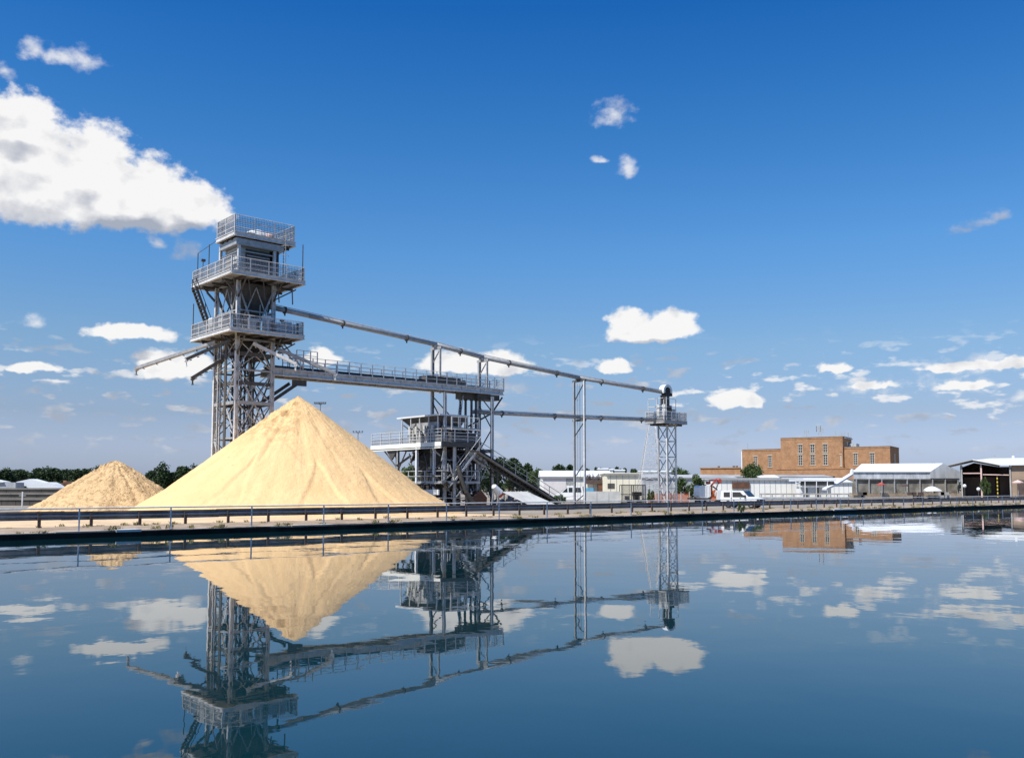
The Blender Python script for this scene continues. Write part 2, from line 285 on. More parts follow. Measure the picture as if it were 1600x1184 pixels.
# ------------------------------------------------------------------ mesh helpers
ORG = {}
class MB:
    def __init__(s): s.v = []; s.f = []
    def poly(s, vs, fs):
        o = len(s.v); s.v += [tuple(v) for v in vs]; s.f += [tuple(i + o for i in f) for f in fs]; return s
    def box(s, x0, x1, y0, y1, z0, z1):
        return s.poly([(x0, y0, z0), (x1, y0, z0), (x1, y1, z0), (x0, y1, z0), (x0, y0, z1), (x1, y0, z1), (x1, y1, z1), (x0, y1, z1)],
                      [(0, 3, 2, 1), (4, 5, 6, 7), (0, 1, 5, 4), (1, 2, 6, 5), (2, 3, 7, 6), (3, 0, 4, 7)])
    def frame(s, p, q):
        d = (Vector(q) - Vector(p)).normalized(); up = Vector((0, 0, 1)) if abs(d.z) < .97 else Vector((1, 0, 0))
        a = d.cross(up).normalized(); return d, a, a.cross(d)
    def bar(s, p, q, w, h=None):
        h = h or w; p = Vector(p); q = Vector(q); d, a, b = s.frame(p, q)
        vs = [c + a * (i * w / 2) + b * (j * h / 2) for c in (p, q) for i, j in ((-1, -1), (1, -1), (1, 1), (-1, 1))]
        return s.poly(vs, [(0, 1, 2, 3), (7, 6, 5, 4), (0, 4, 5, 1), (1, 5, 6, 2), (2, 6, 7, 3), (3, 7, 4, 0)])
    def ibeam(s, p, q, w, h):           # H section: two flanges and a web
        p = Vector(p); q = Vector(q); d, a, b = s.frame(p, q); t = .12 * h
        for k in (-1, 1): s.bar(p + b * k * (h / 2 - t / 2), q + b * k * (h / 2 - t / 2), w, t)
        return s.bar(p, q, w * .14, h - 2 * t - .004)
    def tube(s, p, q, r, n=8, r2=None, caps=True):
        r2 = r if r2 is None else r2; p = Vector(p); q = Vector(q); d, a, b = s.frame(p, q)
        vs = [c + (a * math.cos(2 * math.pi * i / n) + b * math.sin(2 * math.pi * i / n)) * rr for c, rr in ((p, r), (q, r2)) for i in range(n)]
        fs = [(i, (i + 1) % n, n + (i + 1) % n, n + i) for i in range(n)]
        if caps: fs += [tuple(range(n))[::-1], tuple(range(n, 2 * n))]
        return s.poly(vs, fs)
    def path(s, pts, r, n=8):
        for a, b in zip(pts, pts[1:]): s.tube(a, b, r, n)
        return s
    def prism(s, prof, y0, y1, axis='y'):      # prof in (x,z), extruded along y (or along x with prof (y,z))
        n = len(prof)
        if axis == 'y': vs = [(x, y, z) for y in (y0, y1) for x, z in prof]
        else: vs = [(y, x, z) for y in (y0, y1) for x, z in prof]
        return s.poly(vs, [tuple(range(n)), tuple(range(2 * n - 1, n - 1, -1))] + [(i, n + i, n + (i + 1) % n, (i + 1) % n) for i in range(n)])
    def lathe(s, c, prof, n=16):
        vs = [(c[0] + r * math.cos(2 * math.pi * i / n), c[1] + r * math.sin(2 * math.pi * i / n), c[2] + z) for r, z in prof for i in range(n)]
        fs = [(k * n + i, k * n + (i + 1) % n, (k + 1) * n + (i + 1) % n, (k + 1) * n + i) for k in range(len(prof) - 1) for i in range(n)]
        fs += [tuple(range(n))[::-1], tuple(range((len(prof) - 1) * n, len(prof) * n))]
        return s.poly(vs, fs)
    def build(s, name, m, parent=None, smooth=False, label=None):
        o3 = ORG.get(parent.name, Vector((0, 0, 0))) if parent else Vector((0, 0, 0))
        me = bpy.data.meshes.new(name); me.from_pydata([(v[0] - o3[0], v[1] - o3[1], v[2] - o3[2]) for v in s.v], [], s.f)
        me.update(); me.materials.append(MT[m] if isinstance(m, str) else m)
        if smooth: me.shade_smooth()
        o = bpy.data.objects.new(name, me); COL.objects.link(o)
        if parent: o.parent = parent; ORG[o.name] = o3
        if label: o['label'] = label
        return o
def fix_normals(o):
    import bmesh
    b = bmesh.new(); b.from_mesh(o.data); bmesh.ops.recalc_face_normals(b, faces=b.faces); b.to_mesh(o.data); b.free()

UX, UY = .749, .6626
ALPHA = math.atan2(UY, UX)
N0 = Vector((-22.4, 75.0, 0))
def LW(s, t, z=0.0): return Vector((N0.x + s * UX - t * UY, N0.y + s * UY + t * UX, z))
Z0 = .48; ZW = .18          # yard level and water level

def thing(name, label, cat, org=(0, 0, 0), frame='world', group=None, rotz=0.0):
    o = bpy.data.objects.new(name, None); COL.objects.link(o); o['label'] = label; o['category'] = cat
    if group: o['group'] = group
    o.empty_display_size = .5
    if frame == 'plant': o.location = LW(*org); o.rotation_euler.z = ALPHA; ORG[o.name] = Vector(org)
    elif frame == 'local': o.location = org; o.rotation_euler.z = rotz; ORG[o.name] = Vector((0, 0, 0))
    else: o.location = org; ORG[o.name] = Vector(org)
    return o
def tag(o, label, cat, group=None, kind=None):
    o['label'] = label
    if cat: o['category'] = cat
    if group: o['group'] = group
    if kind: o['kind'] = kind
    return o
def copy_thing(root, loc, rz, label, scale=1.0):
    def cp(o, par):
        c = o.copy(); COL.objects.link(c)
        if par: c.parent = par
        for ch in list(o.children): cp(ch, c)
        return c
    c = cp(root, None); c.location = loc; c.rotation_euler.z = rz; c.scale = (scale,) * 3; c['label'] = label
    return c

def rail(th, pts, z, h=1.1, sp=1.6, r=.028, closed=False, infill=True, m='galv_light', pm='galv_light', inf_h=None, toe=True, mids=2):
    """handrail with posts round a path of (s,t) points at height z"""
    bars = MB(); mesh = MB()
    P2 = list(pts) + ([pts[0]] if closed else [])
    for a, b in zip(P2, P2[1:]):
        L = math.dist(a, b); n = max(1, round(L / sp))
        for i in range(n + (0 if closed else 1)):
            k = i / n; x = a[0] + (b[0] - a[0]) * k; y = a[1] + (b[1] - a[1]) * k
            MB().bar((x, y, z - .25), (x, y, z + h), r * 2.6).build('rail_post', pm, th)
        for j in range(mids + 1):
            zz = z + h - j * h / (mids + 1)
            bars.tube((a[0], a[1], zz), (b[0], b[1], zz), r, 6)
        if infill:
            ih = inf_h or h; m2 = max(1, round(L / .14)); w = .026
            for i in range(m2):
                k = (i + .5) / m2; x = a[0] + (b[0] - a[0]) * k; y = a[1] + (b[1] - a[1]) * k
                mesh.bar((x, y, z + .06), (x, y, z + ih), w)
            for j in range(1, int(ih / .16)):
                mesh.bar((a[0], a[1], z + j * .16), (b[0], b[1], z + j * .16), w)
    bars.build('handrail', m, th)
    if infill: mesh.build('mesh_infill', 'grating', th)

def platform(th, s0, s1, t0, t1, z, h=1.15, edge=.30, edge_m='galv_light', **kw):
    d = MB(); d.box(s0, s1, t0, t1, z - .05, z); d.build('deck', 'grating', th)
    e = MB(); w = .09
    for a, b in (((s0, t0), (s1, t0)), ((s1, t0), (s1, t1)), ((s1, t1), (s0, t1)), ((s0, t1), (s0, t0))):
        e.bar((a[0], a[1], z - edge / 2 + .10), (b[0], b[1], z - edge / 2 + .10), w, edge); e.bar((a[0], a[1], z + .11), (b[0], b[1], z + .11), w * 2.2, .05)
        e.bar((a[0], a[1], z - edge + .12), (b[0], b[1], z - edge + .12), w * 2.4, .05)
    e.build('edge_beam', edge_m, th)
    j = MB(); n = 5
    for i in range(1, n): x = s0 + (s1 - s0) * i / n; j.bar((x, t0 + .1, z - .2), (x, t1 - .1, z - .2), .10, .24)
    for i in range(1, 4): y = t0 + (t1 - t0) * i / 4; j.bar((s0 + .1, y, z - .36), (s1 - .1, y, z - .36), .14, .2)
    j.build('floor_joists', 'galv_dark', th)
    i = .05
    rail(th, [(s0 + i, t0 + i), (s1 - i, t0 + i), (s1 - i, t1 - i), (s0 + i, t1 - i)], z, h, closed=True, **kw)

# ------------------------------------------------------------------ setting: water, ground, quay
Q0 = Vector((-21.85, 39.6, 0))          # quay face at the photo's left edge
def QW(s, t, z=0.0): return Vector((Q0.x + s * UX - t * UY, Q0.y + s * UY + t * UX, z))
m_ = MB(); m_.poly([(-3000, -1500, ZW), (3000, -1500, ZW), (3000, 3500, ZW), (-3000, 3500, ZW)], [(0, 1, 2, 3)])
tag(m_.build('water', 'water'), 'calm dark blue dock water reflecting the plant', None, kind='structure')
S0, S1 = -70, 2600
def qstrip(name, m, t0, t1, z, label):
    mb = MB(); mb.poly([QW(S0, t0, z), QW(S1, t0, z), QW(S1, t1, z), QW(S0, t1, z)], [(0, 1, 2, 3)])
    return tag(mb.build(name, m), label, None, kind='structure')
g = MB(); g.poly([QW(-1200, .9, Z0 - .03), QW(3800, .9, Z0 - .03), QW(3800, 3000, Z0 - .03), QW(-1200, 3000, Z0 - .03)], [(0, 1, 2, 3)])
tag(g.build('ground', 'asph'), 'flat dusty works yard behind the quay', None, kind='structure')

# quay wall: dark face, uneven coping
def quay():
    rnd = random.Random(3)
    wall = MB(); s = -60.0
    q = [];
    def qb(mb, s0, s1, t0, t1, z0, z1):
        vs = [QW(a, b, c) for c in (z0, z1) for a, b in ((s0, t0), (s1, t0), (s1, t1), (s0, t1))]
        mb.poly(vs, [(0, 3, 2, 1), (4, 5, 6, 7), (0, 1, 5, 4), (1, 2, 6, 5), (2, 3, 7, 6), (3, 0, 4, 7)])
    while s < 420:
        L = rnd.uniform(2.2, 5.5) if s < 150 else 20
        qb(wall, s, s + L, 0, .9, -1.5, Z0 - .07 + rnd.uniform(-.015, .015)); s += L
    qb(wall, 420, 3000, 0, .9, -1.5, Z0 - .06)
    tag(wall.build('quay_wall', 'quay'), 'black algae stained quay wall rising from the water', None, kind='structure')
    cop = MB(); s = -60.0
    while s < 300:
        L = rnd.uniform(2.0, 6.0)
        qb(cop, s + .01, s + L - .01, rnd.uniform(.02, .09),   .95, Z0 - .10, Z0 + rnd.uniform(-.03, .02)); s += L
    qb(cop, 300, 2500, .05, .95, Z0 - .10, Z0)
    tag(cop.build('quay_coping', 'quay_top'), 'worn concrete coping along the quay edge', None, kind='structure')
MT['quay_top'] = mat('worn_coping', (.44, .36, .28), .95, 0, .1, .35, bump=.02, bscale=4, dark=(.05, .045, .035), coords='Object', thr=(.38, .52))
quay()
# pale replaced coping blocks
for (a, b, lab) in ((185, 224, 'pale replaced coping block below the small sand pile'), (1301, 1336, 'pale replaced coping block on the quay below the grey shed')):
    def s_at(X):
        X -= CX; return (X * Q0.y / F - Q0.x) / (UX - X * UY / F)
    mb = MB(); vs = [QW(p_, q_, z_) for z_ in (Z0 - .08, Z0 + .03) for p_, q_ in ((s_at(a), -.03), (s_at(b), -.03), (s_at(b), .8), (s_at(a), .8))]
    mb.poly(vs, [(0, 3, 2, 1), (4, 5, 6, 7), (0, 1, 5, 4), (1, 2, 6, 5), (2, 3, 7, 6), (3, 0, 4, 7)])
    tag(mb.build('coping_block', 'concrete_pale'), lab, 'coping block')

# uneven verge between coping and yard
def verge():
    vs = []; fs = []; nS, nT = 700, 6; s0, s1 = -60, 290
    for i in range(nS + 1):
        s = s0 + (s1 - s0) * i / nS
        for j in range(nT + 1):
            t = .55 + 6.5 * j / nT
            z = Z0 + .02 + .07 * (noise.noise(Vector((s * .8, t * .9, 1))) + .5 * noise.noise(Vector((s * 3, t * 3, 4)))) * math.sin(math.pi * j / nT)
            w = QW(s, t + (.3 * noise.noise(Vector((s * .7, 0, 2))) if j == 0 else 0), max(z, Z0 - .02) if 0 < j < nT else Z0 - .04); vs.append(w)
    for i in range(nS):
        for j in range(nT):
            a = i * (nT + 1) + j; fs.append((a, a + nT + 1, a + nT + 2, a + 1))
    mb = MB(); mb.poly(vs, fs); o = mb.build('verge', 'verge', smooth=True); fix_normals(o)
    tag(o, 'earthy verge strip along the quay edge', None, kind='structure')
verge()

# ------------------------------------------------------------------ sand
def cone(name, apex, r, zbase, m, label, seed, lump, apexflat, gully, side=(1, 1), nA=420, nR=150):
    cx, cy, cz = apex; H = cz - zbase; vs = []; fs = []
    sd_ = seed * 13.7
    for j in range(nR + 1):
        k = (j / nR) ** 1.15
        for i in range(nA):
            a = 2 * math.pi * i / nA; ca, sa = math.cos(a), math.sin(a)
            rr = r * (1 + .035 * math.sin(2 * a + seed) + .05 * noise.noise(Vector((ca * 1.4, sa * 1.4, sd_)))
                      + gully * (abs(noise.noise(Vector((ca * 3.1, sa * 3.1, sd_ + 5)))) - .15))
            rho = k * rr * (1.0 + .12 * max(0, k - .8) * 5 * .5)
            x = cx + rho * ca; y = cy + rho * sa
            pr = k
            z = zbase + H * (1 - pr) + (.02 if k >= 1 else 0)
            z -= apexflat * math.exp(-rho / 0.5)
            q = Vector((x, y, 0))
            # runnels down the slope and small slips
            ang = noise.noise(Vector((ca * 5, sa * 5, sd_ + k * .8)))
            z += gully * H * .10 * ang * math.sin(math.pi * min(1, k * 1.05)) * .8
            z += lump * (noise.noise(q * .9) * .7 + noise.noise(q * 2.3) * .5 + noise.noise(q * 5.1) * .55) * min(1, (1.02 - k) * 8) * (1.0 if k > .04 else .3)
            sl = noise.noise(Vector((x * .35, y * .35, sd_ + 9)))
            if name == 'sand_pile' and sl > .18: z -= .10 * min(1, (sl - .18) * 9) * math.sin(math.pi * min(1, k))
            if name == 'sand_pile' and gully < .15:
                da = lambda a0: (a - R(a0) + math.pi) % math.tau - math.pi
                for a0, k0, k1, dp in ((-100, .05, .62, .13), (-108, .1, .5, .08), (-128, .12, .75, .09), (-140, .1, .6, .08), (-72, .15, .7, .06), (-52, .2, .8, .05), (-118, .25, .7, .06)):
                    if k0 < k < k1: z -= dp * math.exp(-(((da(a0) + .06 * noise.noise(Vector((k * 5, a0, 0)))) * rho) / .22) ** 2) * min(1, (k - k0) * 12, (k1 - k) * 8)
                for a0, k0, sp_ in ((-104, .5, .30), (-66, .52, .42), (-40, .6, .3), (-150, .6, .3)):
                    wd = sp_ * max(0, k - k0); ee = wd - abs(da(a0) + .05 * noise.noise(Vector((k * 4, a0, 3))))
                    if ee > 0: z -= .16 * min(1, ee * rho / .15) * min(1, (1.0 - k) * 6)
            # crumbly crest on the sun side of the apex
            cr = max(0, 1 - abs(((a - R(215) + math.pi) % (2 * math.pi)) - math.pi) / R(55)) * max(0, 1 - abs(k - .14) / .24)
            z += cr * (.55 * lump * 6 * noise.noise(q * 3.2) - .10 + .2 * noise.noise(q * 7))
            vs.append((x, y, max(z, zbase - .02)))
        if j:
            o = (j - 1) * nA
            for i in range(nA): fs.append((o + i, o + nA + i, o + nA + (i + 1) % nA, o + (i + 1) % nA))
    mb = MB(); mb.poly([(v[0] - cx, v[1] - cy, v[2] - zbase) for v in vs], fs); o = mb.build(name, m, smooth=True); fix_normals(o); o.location = (cx, cy, zbase); return tag(o, label, 'sand pile')
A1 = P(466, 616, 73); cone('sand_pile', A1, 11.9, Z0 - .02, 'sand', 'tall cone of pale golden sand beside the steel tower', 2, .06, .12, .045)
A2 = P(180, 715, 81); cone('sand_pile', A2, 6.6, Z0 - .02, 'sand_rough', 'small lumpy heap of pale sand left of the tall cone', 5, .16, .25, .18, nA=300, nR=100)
def spread():
    vs = []; fs = []; n = 90; mgrid = 26
    for i in range(n + 1):
        s = -8 + 44 * i / n
        for j in range(mgrid + 1):
            t = 7.2 + 30 * j / mgrid
            if j == 0: t += .8 * noise.noise(Vector((s * .3, 3, 0))) - .9
            e = min(1, min(i, n - i) / 10, (j) / 2, (mgrid - j) / 3)
            z = Z0 - .025 + e * (.06 + .10 * abs(noise.noise(Vector((s * .5, t * .5, 0)))) + .04 * noise.noise(Vector((s * 2, t * 2, 0))))
            vs.append(QW(s + (2 * noise.noise(Vector((t * .2, i, 3))) if i in (0, n) else 0), t, z))
    for i in range(n):
        for j in range(mgrid):
            a = i * (mgrid + 1) + j; fs.append((a, a + mgrid + 1, a + mgrid + 2, a + 1))
    mb = MB(); mb.poly(vs, fs); o = mb.build('spilled_sand', 'sand_flat', smooth=True); fix_normals(o); tag(o, 'loose sand spread over the yard around the piles', None, kind='stuff')
spread()

# ------------------------------------------------------------------ quay railing and crash barrier
def railing():
    th = thing('quay_railing', 'thin galvanised tube railing standing on the quay edge', 'railing', (0, 0, 0), 'local')
    th.location = QW(0, .25, Z0); th.rotation_euler.z = ALPHA
    sps = [3.36 + 4.16 * i - 4.16 * 3 for i in range(32)]
    end = sps[-1]
    for x in sps:
        p = MB(); p.bar((x, 0, -.12), (x, 0, 1.02), .055, .055); p.bar((x, 0, -.01), (x, 0, .01), .16, .16); p.build('post', 'galv_light', th)
    MB().tube((sps[0] - 2, 0, 1.03), (end + 60, 0, 1.03), .036, 8).build('top_rail', 'galv_light', th)
    MB().tube((sps[0] - 2, .0, .70), (end + 60, 0, .70), .022, 8).build('mid_rail', 'galv', th)
    for k in range(10):
        p = MB(); p.bar((end + 5 * (k + 1), 0, -.1), (end + 5 * (k + 1), 0, 1.02), .06); p.build('post', 'galv_light', th)
railing()
def barrier():
    th = thing('crash_barrier', 'dark corrugated steel crash barrier on short posts behind the quay railing', 'crash barrier', (0, 0, 0), 'local')
    T = 5.2
    th.location = QW(0, T, Z0); th.rotation_euler.z = ALPHA
    prof = [(-.0, .36), (-.09, .385), (-.095, .45), (-.01, .535), (-.01, .615), (-.095, .70), (-.09, .765), (0, .79)]
    s0, s1 = -20, 190; seg = 4.0; vs = []; fs = []; n = len(prof)
    k = int((s1 - s0) / seg)
    mb = MB()
    for i in range(k):
        a = s0 + i * seg; b = a + seg + .15; dz = .012 * math.sin(i * 1.7); dy = -.004 * (i % 2)
        vv = [(x, -y + .0 + dy, z + dz) for x in (a, b) for y, z in prof] + [(x, -y + .01 + dy, z + dz) for x in (a, b) for y, z in prof]
        f = [(j, j + 1, n + j + 1, n + j) for j in range(n - 1)] + [(2 * n + j, 3 * n + j, 3 * n + j + 1, 2 * n + j + 1) for j in range(n - 1)]
        f += [(0, n, 3 * n, 2 * n), (n - 1, 2 * n + n - 1, 3 * n + n - 1, 2 * n - 1)]
        mb.poly(vv, f)
    o = mb.build('beam', 'barrier', th)
    x = s0 + 1.2
    while x < 150:
        p = MB(); p.box(x - .07, x + .07, -.09, -.01, -.1, .70); p.build('post', 'barrier_post', th); x += 2.42
barrier()

# weeds along the edge
def weeds():
    rnd = random.Random(11); mb = MB()
    for i in range(380):
        s = rnd.uniform(-4, 115); t = rnd.choice((.5, .5, .9, 5.2, 5.4, 5.6, 4.0)) + rnd.gauss(0, .35)
        if noise.noise(Vector((s * .22, 7, 0))) < -.05 and rnd.random() < .75: continue
        big = rnd.uniform(.06, .26)
        for k in range(26):
            a = rnd.uniform(0, 6.28); r = rnd.uniform(0, .22); h = big * rnd.uniform(.4, 1.1); w = .02
            b = QW(s + r * math.cos(a), max(.12, t + r * math.sin(a)), Z0 - .02); tip = b + Vector((rnd.gauss(0, .08), rnd.gauss(0, .08), h)); mid = (b + tip) / 2 + Vector((0, 0, h * .15))
            d = Vector((math.cos(a + 1.2), math.sin(a + 1.2), 0)) * w
            mb.poly([b - d * .5, b + d * .5, mid + d, mid - d, tip], [(0, 1, 2, 3), (3, 2, 4)])
    tag(mb.build('weeds', 'leaf_dry'), 'dry weeds and grass tufts along the quay', None, kind='stuff')
weeds()

# ------------------------------------------------------------------ loading tower
def tower():
    th = thing('loading_tower', 'tall grey steel lattice tower with three railed platforms behind the tall sand cone', 'tower', (1.6, 2.0, Z0), 'plant')
    a, b = 3.15, 4.15
    for (s, t) in ((0, 0), (a, 0), (0, b), (a, b)):
        m = MB(); m.ibeam((s, t, Z0), (s, t, 19.4), .25, .30); m.box(s - .35, s + .35, t - .35, t + .35, Z0 - .02, Z0 + .06); m.build('leg', 'galv_light', th)
    lv = [Z0 + .1, 3.6, 6.5, 9.4, 12.1, 14.6]
    faces = [((0, 0), (a, 0)), ((a, 0), (a, b)), ((a, b), (0, b)), ((0, b), (0, 0))]
    for fi, (p, q) in enumerate(faces):
        m = MB()
        for k in range(5):
            z0, z1 = lv[k], lv[k + 1]; mid = ((p[0] + q[0]) / 2, (p[1] + q[1]) / 2)
            m.bar((*p, z1), (*q, z1), .22 if k in (0, 2) else .13, .26 if k in (0, 2) else .14)
            if k % 2 == 0:
                m.tube((*p, z0), (*mid, z1), .07, 8); m.tube((*q, z0), (*mid, z1), .07, 8)
            else:
                m.tube((*mid, z0), (*p, z1), .07, 8); m.tube((*mid, z0), (*q, z1), .07, 8)
            m.tube((*p, z0), (*q, z1), .045, 6); m.tube((*q, z0), (*p, z1), .045, 6)
            zz = (z0 + z1) / 2; m.bar((*p, zz), ((p[0] + mid[0]) / 2, (p[1] + mid[1]) / 2, zz), .07); m.bar((*q, zz), ((q[0] + mid[0]) / 2, (q[1] + mid[1]) / 2, zz), .07)
        z0, z1 = 15.2, 19.0; mid = ((p[0] + q[0]) / 2, (p[1] + q[1]) / 2)
        m.tube((*p, z1), (*mid, z0), .075, 8); m.tube((*q, z1), (*mid, z0), .075, 8); m.tube((*p, z0), (*mid, z1), .05, 8); m.tube((*q, z0), (*mid, z1), .05, 8); m.bar((*p, 17.0), (*q, 17.0), .10)
        m.build('bracing', 'galv' if fi in (0, 3) else 'galv_dark', th)  # far faces get the darker steel, their shade put into the colour
    # inner lattice carrying the chutes
    m = MB()
    for (s, t) in ((1.0, 1.3), (2.1, 1.3), (1.0, 2.9), (2.1, 2.9)): m.bar((s, t, Z0), (s, t, 14.8), .13)
    for k in range(5):
        z0, z1 = lv[k], lv[k + 1]
        m.tube((1.0, 1.3, z0), (2.1, 1.3, z1), .05, 6); m.tube((2.1, 1.3, z0), (2.1, 2.9, z1), .05, 6); m.tube((2.1, 2.9, z0), (1.0, 2.9, z1), .05, 6); m.tube((1.0, 2.9, z0), (1, 1.3, z1), .05, 6)
    m.build('inner_frame', 'galv_dark', th)
    for k, (p_, q_, zz) in enumerate((((0, 0), (a, 0), 13.4), ((0, 0), (0, b), 13.4), ((a, 0), (a, b), 13.4), ((0, 0), (a, 0), 11.0), ((0, 0), (0, b), 11.0))):
        MB().bar((*p_, zz), (*q_, zz), .12, .3).build('girt', 'galv_dark', th)
    for k in range(6): MB().tube((.6 + .35 * k, 1.0 + .3 * k, 15), (.4 + .45 * k, .8 + .5 * k, 18.8), .09, 8).build('hopper_strut', 'galv_dark', th)
    platform(th, -1.3, 5.25, -1.44, 6.26, 15.1, h=1.25)
    platform(th, -1.3, 5.25, -1.44, 6.26, 19.75, h=1.25)
    platform(th, -.55, 4.9, -.25, 3.2, 23.25, h=1.55, edge=.34)
    # brackets under the platforms
    for zp in (14.7, 19.35):
        for s, e in ((0, -1.25), (a, 5.2)):
            for t in (0, b): MB().bar((s, t, zp - 1.2), (e, t, zp), .10).build('platform_bracket', 'galv_dark', th)
        for t, e in ((0, -1.4), (b, 6.2)):
            for s in (0, a): MB().bar((s, t, zp - 1.3), (s, e, zp), .10).build('platform_bracket', 'galv_dark', th)
    # tall corner posts rising past the upper platform
    for (s, t, z0, z1) in ((-1.0, 5.9, 19.6, 22.6), (-1.0, 3.6, 19.6, 22.9), (5.1, -1.3, 19.6, 23.0), (-1.2, 6.1, 15, 18.2), (-.2, 2.9, 19.6, 24.6)):
        MB().bar((s, t, z0), (s, t, z1), .06).build('tall_post', 'galv_dark', th)
    MB().bar((-1.0, 5.9, 22.6), (-.5, 3.0, 23.3), .035).build('stay_wire', 'galv_dark', th)
    hs0, hs1, ht0, ht1 = .15, 3.55, .3, 2.9
    m = MB(); m.box(hs0, hs1 - .7, ht0, ht1, 19.8, 22.34); m.build('head_house', 'cream_panel', th)
    for i in range(6): z = 20.05 + i * .42; MB().box(hs0 - .06, hs0 - .002, ht0, ht1, z, z + .10).build('cladding_rib', 'galv_light', th)
    MB().box(hs0 + .55, hs1 - .72, ht0 - .10, ht0 - .004, 19.95, 22.2).build('louvre_panel', 'galv_dark', th)
    for i in range(7): z = 20.0 + i * .32; MB().box(hs0 + .6, hs1 - .75, ht0 - .16, ht0 - .102, z, z + .07).build('louvre', 'galv', th)
    MB().box(hs1 - .68, hs1 + .2, ht0 + .15, ht1 - .2, 19.8, 22.4).build('dark_opening', 'belt', th)  # black block stands in for the shaded opening beside the head house
    MB().tube((hs1 - .2, ht0 - .1, 19.9), (hs1 - .2, ht0 - .1, 22.4), .28, 12).build('riser_pipe', 'dark', th)
    for (s, t) in ((0, 0), (a, 0), (0, b - .6), (a, b - .6)): MB().bar((s, t, 19.7), (s, t, 22.85), .22).build('upper_post', 'galv_light', th)
    m = MB()
    for z in (20.9, 21.9): m.bar((0, 0, z), (a, 0, z), .08); m.bar((0, 0, z), (0, b - .6, z), .08)
    m.build('upper_rail', 'galv', th)
    MB().box(-.35, 3.9, -.2, 3.0, 22.35, 22.88).build('box_girder', 'galv', th)
    MB().lathe((2.3, 1.6, 23.27), [(1.15, 0), (1.1, .45), (.85, .8), (.45, 1.0), (.05, 1.02)], 18).build('drum_cover', 'white', th)
    MB().box(1.0, 1.7, .6, 1.4, 23.27, 23.75).build('gear_box', 'cream_panel', th)
    MB().lathe((3.0, .7, 23.27), [(.42, 0), (.42, .45), (.3, .65), (.05, .68)], 12).build('motor', 'pink', th)
    # hopper under the upper platform
    m = MB()
    c = (1.75, 1.9)
    def ring(hw, hd, z): return [(c[0] - hw, c[1] - hd, z), (c[0] + hw, c[1] - hd, z), (c[0] + hw, c[1] + hd, z), (c[0] - hw, c[1] + hd, z)]
    V = ring(1.5, 1.8, 19.3) + ring(1.45, 1.75, 18.9) + ring(.75, .8, 16.6) + ring(.4, .4, 15.3)
    fs = [(0, 1, 2, 3), (15, 14, 13, 12)]
    for k in range(3):
        for i in range(4): fs.append((k * 4 + i, k * 4 + 4 + i, k * 4 + 4 + (i + 1) % 4, k * 4 + (i + 1) % 4))
    m.poly(V, fs); o = m.build('hopper', 'galv_dark', th); fix_normals(o)
    # stair from lower to upper platform on the left
    m = MB()
    for t in (4.0, 4.75):
        m.bar((-1.9, t, 19.3), (-.2, t, 15.1), .10, .2)
        m.bar((-1.9, t, 20.0), (-.2, t, 16.0), .05); m.bar((-1.9, t, 18.9), (-1.9, t, 20.0), .05); m.bar((-1.05, t, 17.0), (-1.05, t, 18.0), .05)
    for k in range(15): z = 15.3 + k * .27; s = -.2 - (z - 15.1) * 1.7 / 4.2; m.box(s - .12, s + .12, 4.04, 4.71, z, z + .03)
    m.build('stair', 'galv_dark', th)
    # machinery on the lower platform
    rnd = random.Random(5)
    m = MB()
    for (s, t, w, d, h) in ((.8, -.7, .7, .6, 1.1), (2.2, -.7, .5, .5, 1.5), (3.4, -.6, .8, .6, 1.0), (4.4, .3, .5, 1.4, 1.3), (-.7, 1.2, .5, .9, 1.2), (-.6, 3.3, .6, .8, 1.5), (1.6, 1.8, 1.0, 1.0, 1.2)):
        m = MB(); m.box(s - w / 2, s + w / 2, t - d / 2, t + d / 2, 15.12, 15.12 + h); m.tube((s, t - d * .2, 15.12 + h * .7), (s + w * .9, t - d * .2, 15.12 + h * .7 + .25), .16, 10); m.build('drive_motor', 'white', th)
    for i in range(10): s = -.9 + i * .62; y = -.9 + rnd.uniform(0, .8); MB().tube((s, y, 15.12), (s, y + rnd.uniform(0, .4), 15.12 + rnd.uniform(.6, 1.6)), .12, 8).build('valve', 'dark', th)
    for i in range(8): s = 4.3 + rnd.uniform(-.3, .8); MB().tube((s, i * .7 - .6, 15.12), (s, i * .7 - .6, 16.0 + rnd.uniform(0, .4)), .10, 8).build('valve', 'dark', th)
    # clutter hung beneath the lower platform
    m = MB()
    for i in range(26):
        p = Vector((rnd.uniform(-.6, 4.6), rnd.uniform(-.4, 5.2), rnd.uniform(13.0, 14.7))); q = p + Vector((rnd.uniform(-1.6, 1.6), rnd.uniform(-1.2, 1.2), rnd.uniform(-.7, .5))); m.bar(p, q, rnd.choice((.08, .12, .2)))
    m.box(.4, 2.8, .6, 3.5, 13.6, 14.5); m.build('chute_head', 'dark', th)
    # services: cable tray, conduits, deck lights, drop pipes
    MB().box(-.12, -.04, 1.7, 2.1, 1.0, 14.6).build('cable_tray', 'galv_dark', th)
    for k in range(4): MB().tube((-.2, 2.5 + k * .22, Z0), (-.2, 2.5 + k * .22, 14.7), .035, 6).build('conduit', 'galv_light' if k % 2 else 'galv_dark', th)
    for (s, t, z) in ((-1.25, 4.2, 20.8), (5.2, 2.4, 16.2)):
        m = MB(); m.bar((s, t, z), (s, t, z + .75), .05); m.box(s - .16, s + .16, t - .14, t + .1, z + .72, z + .92); m.build('deck_light', 'galv_dark', th)
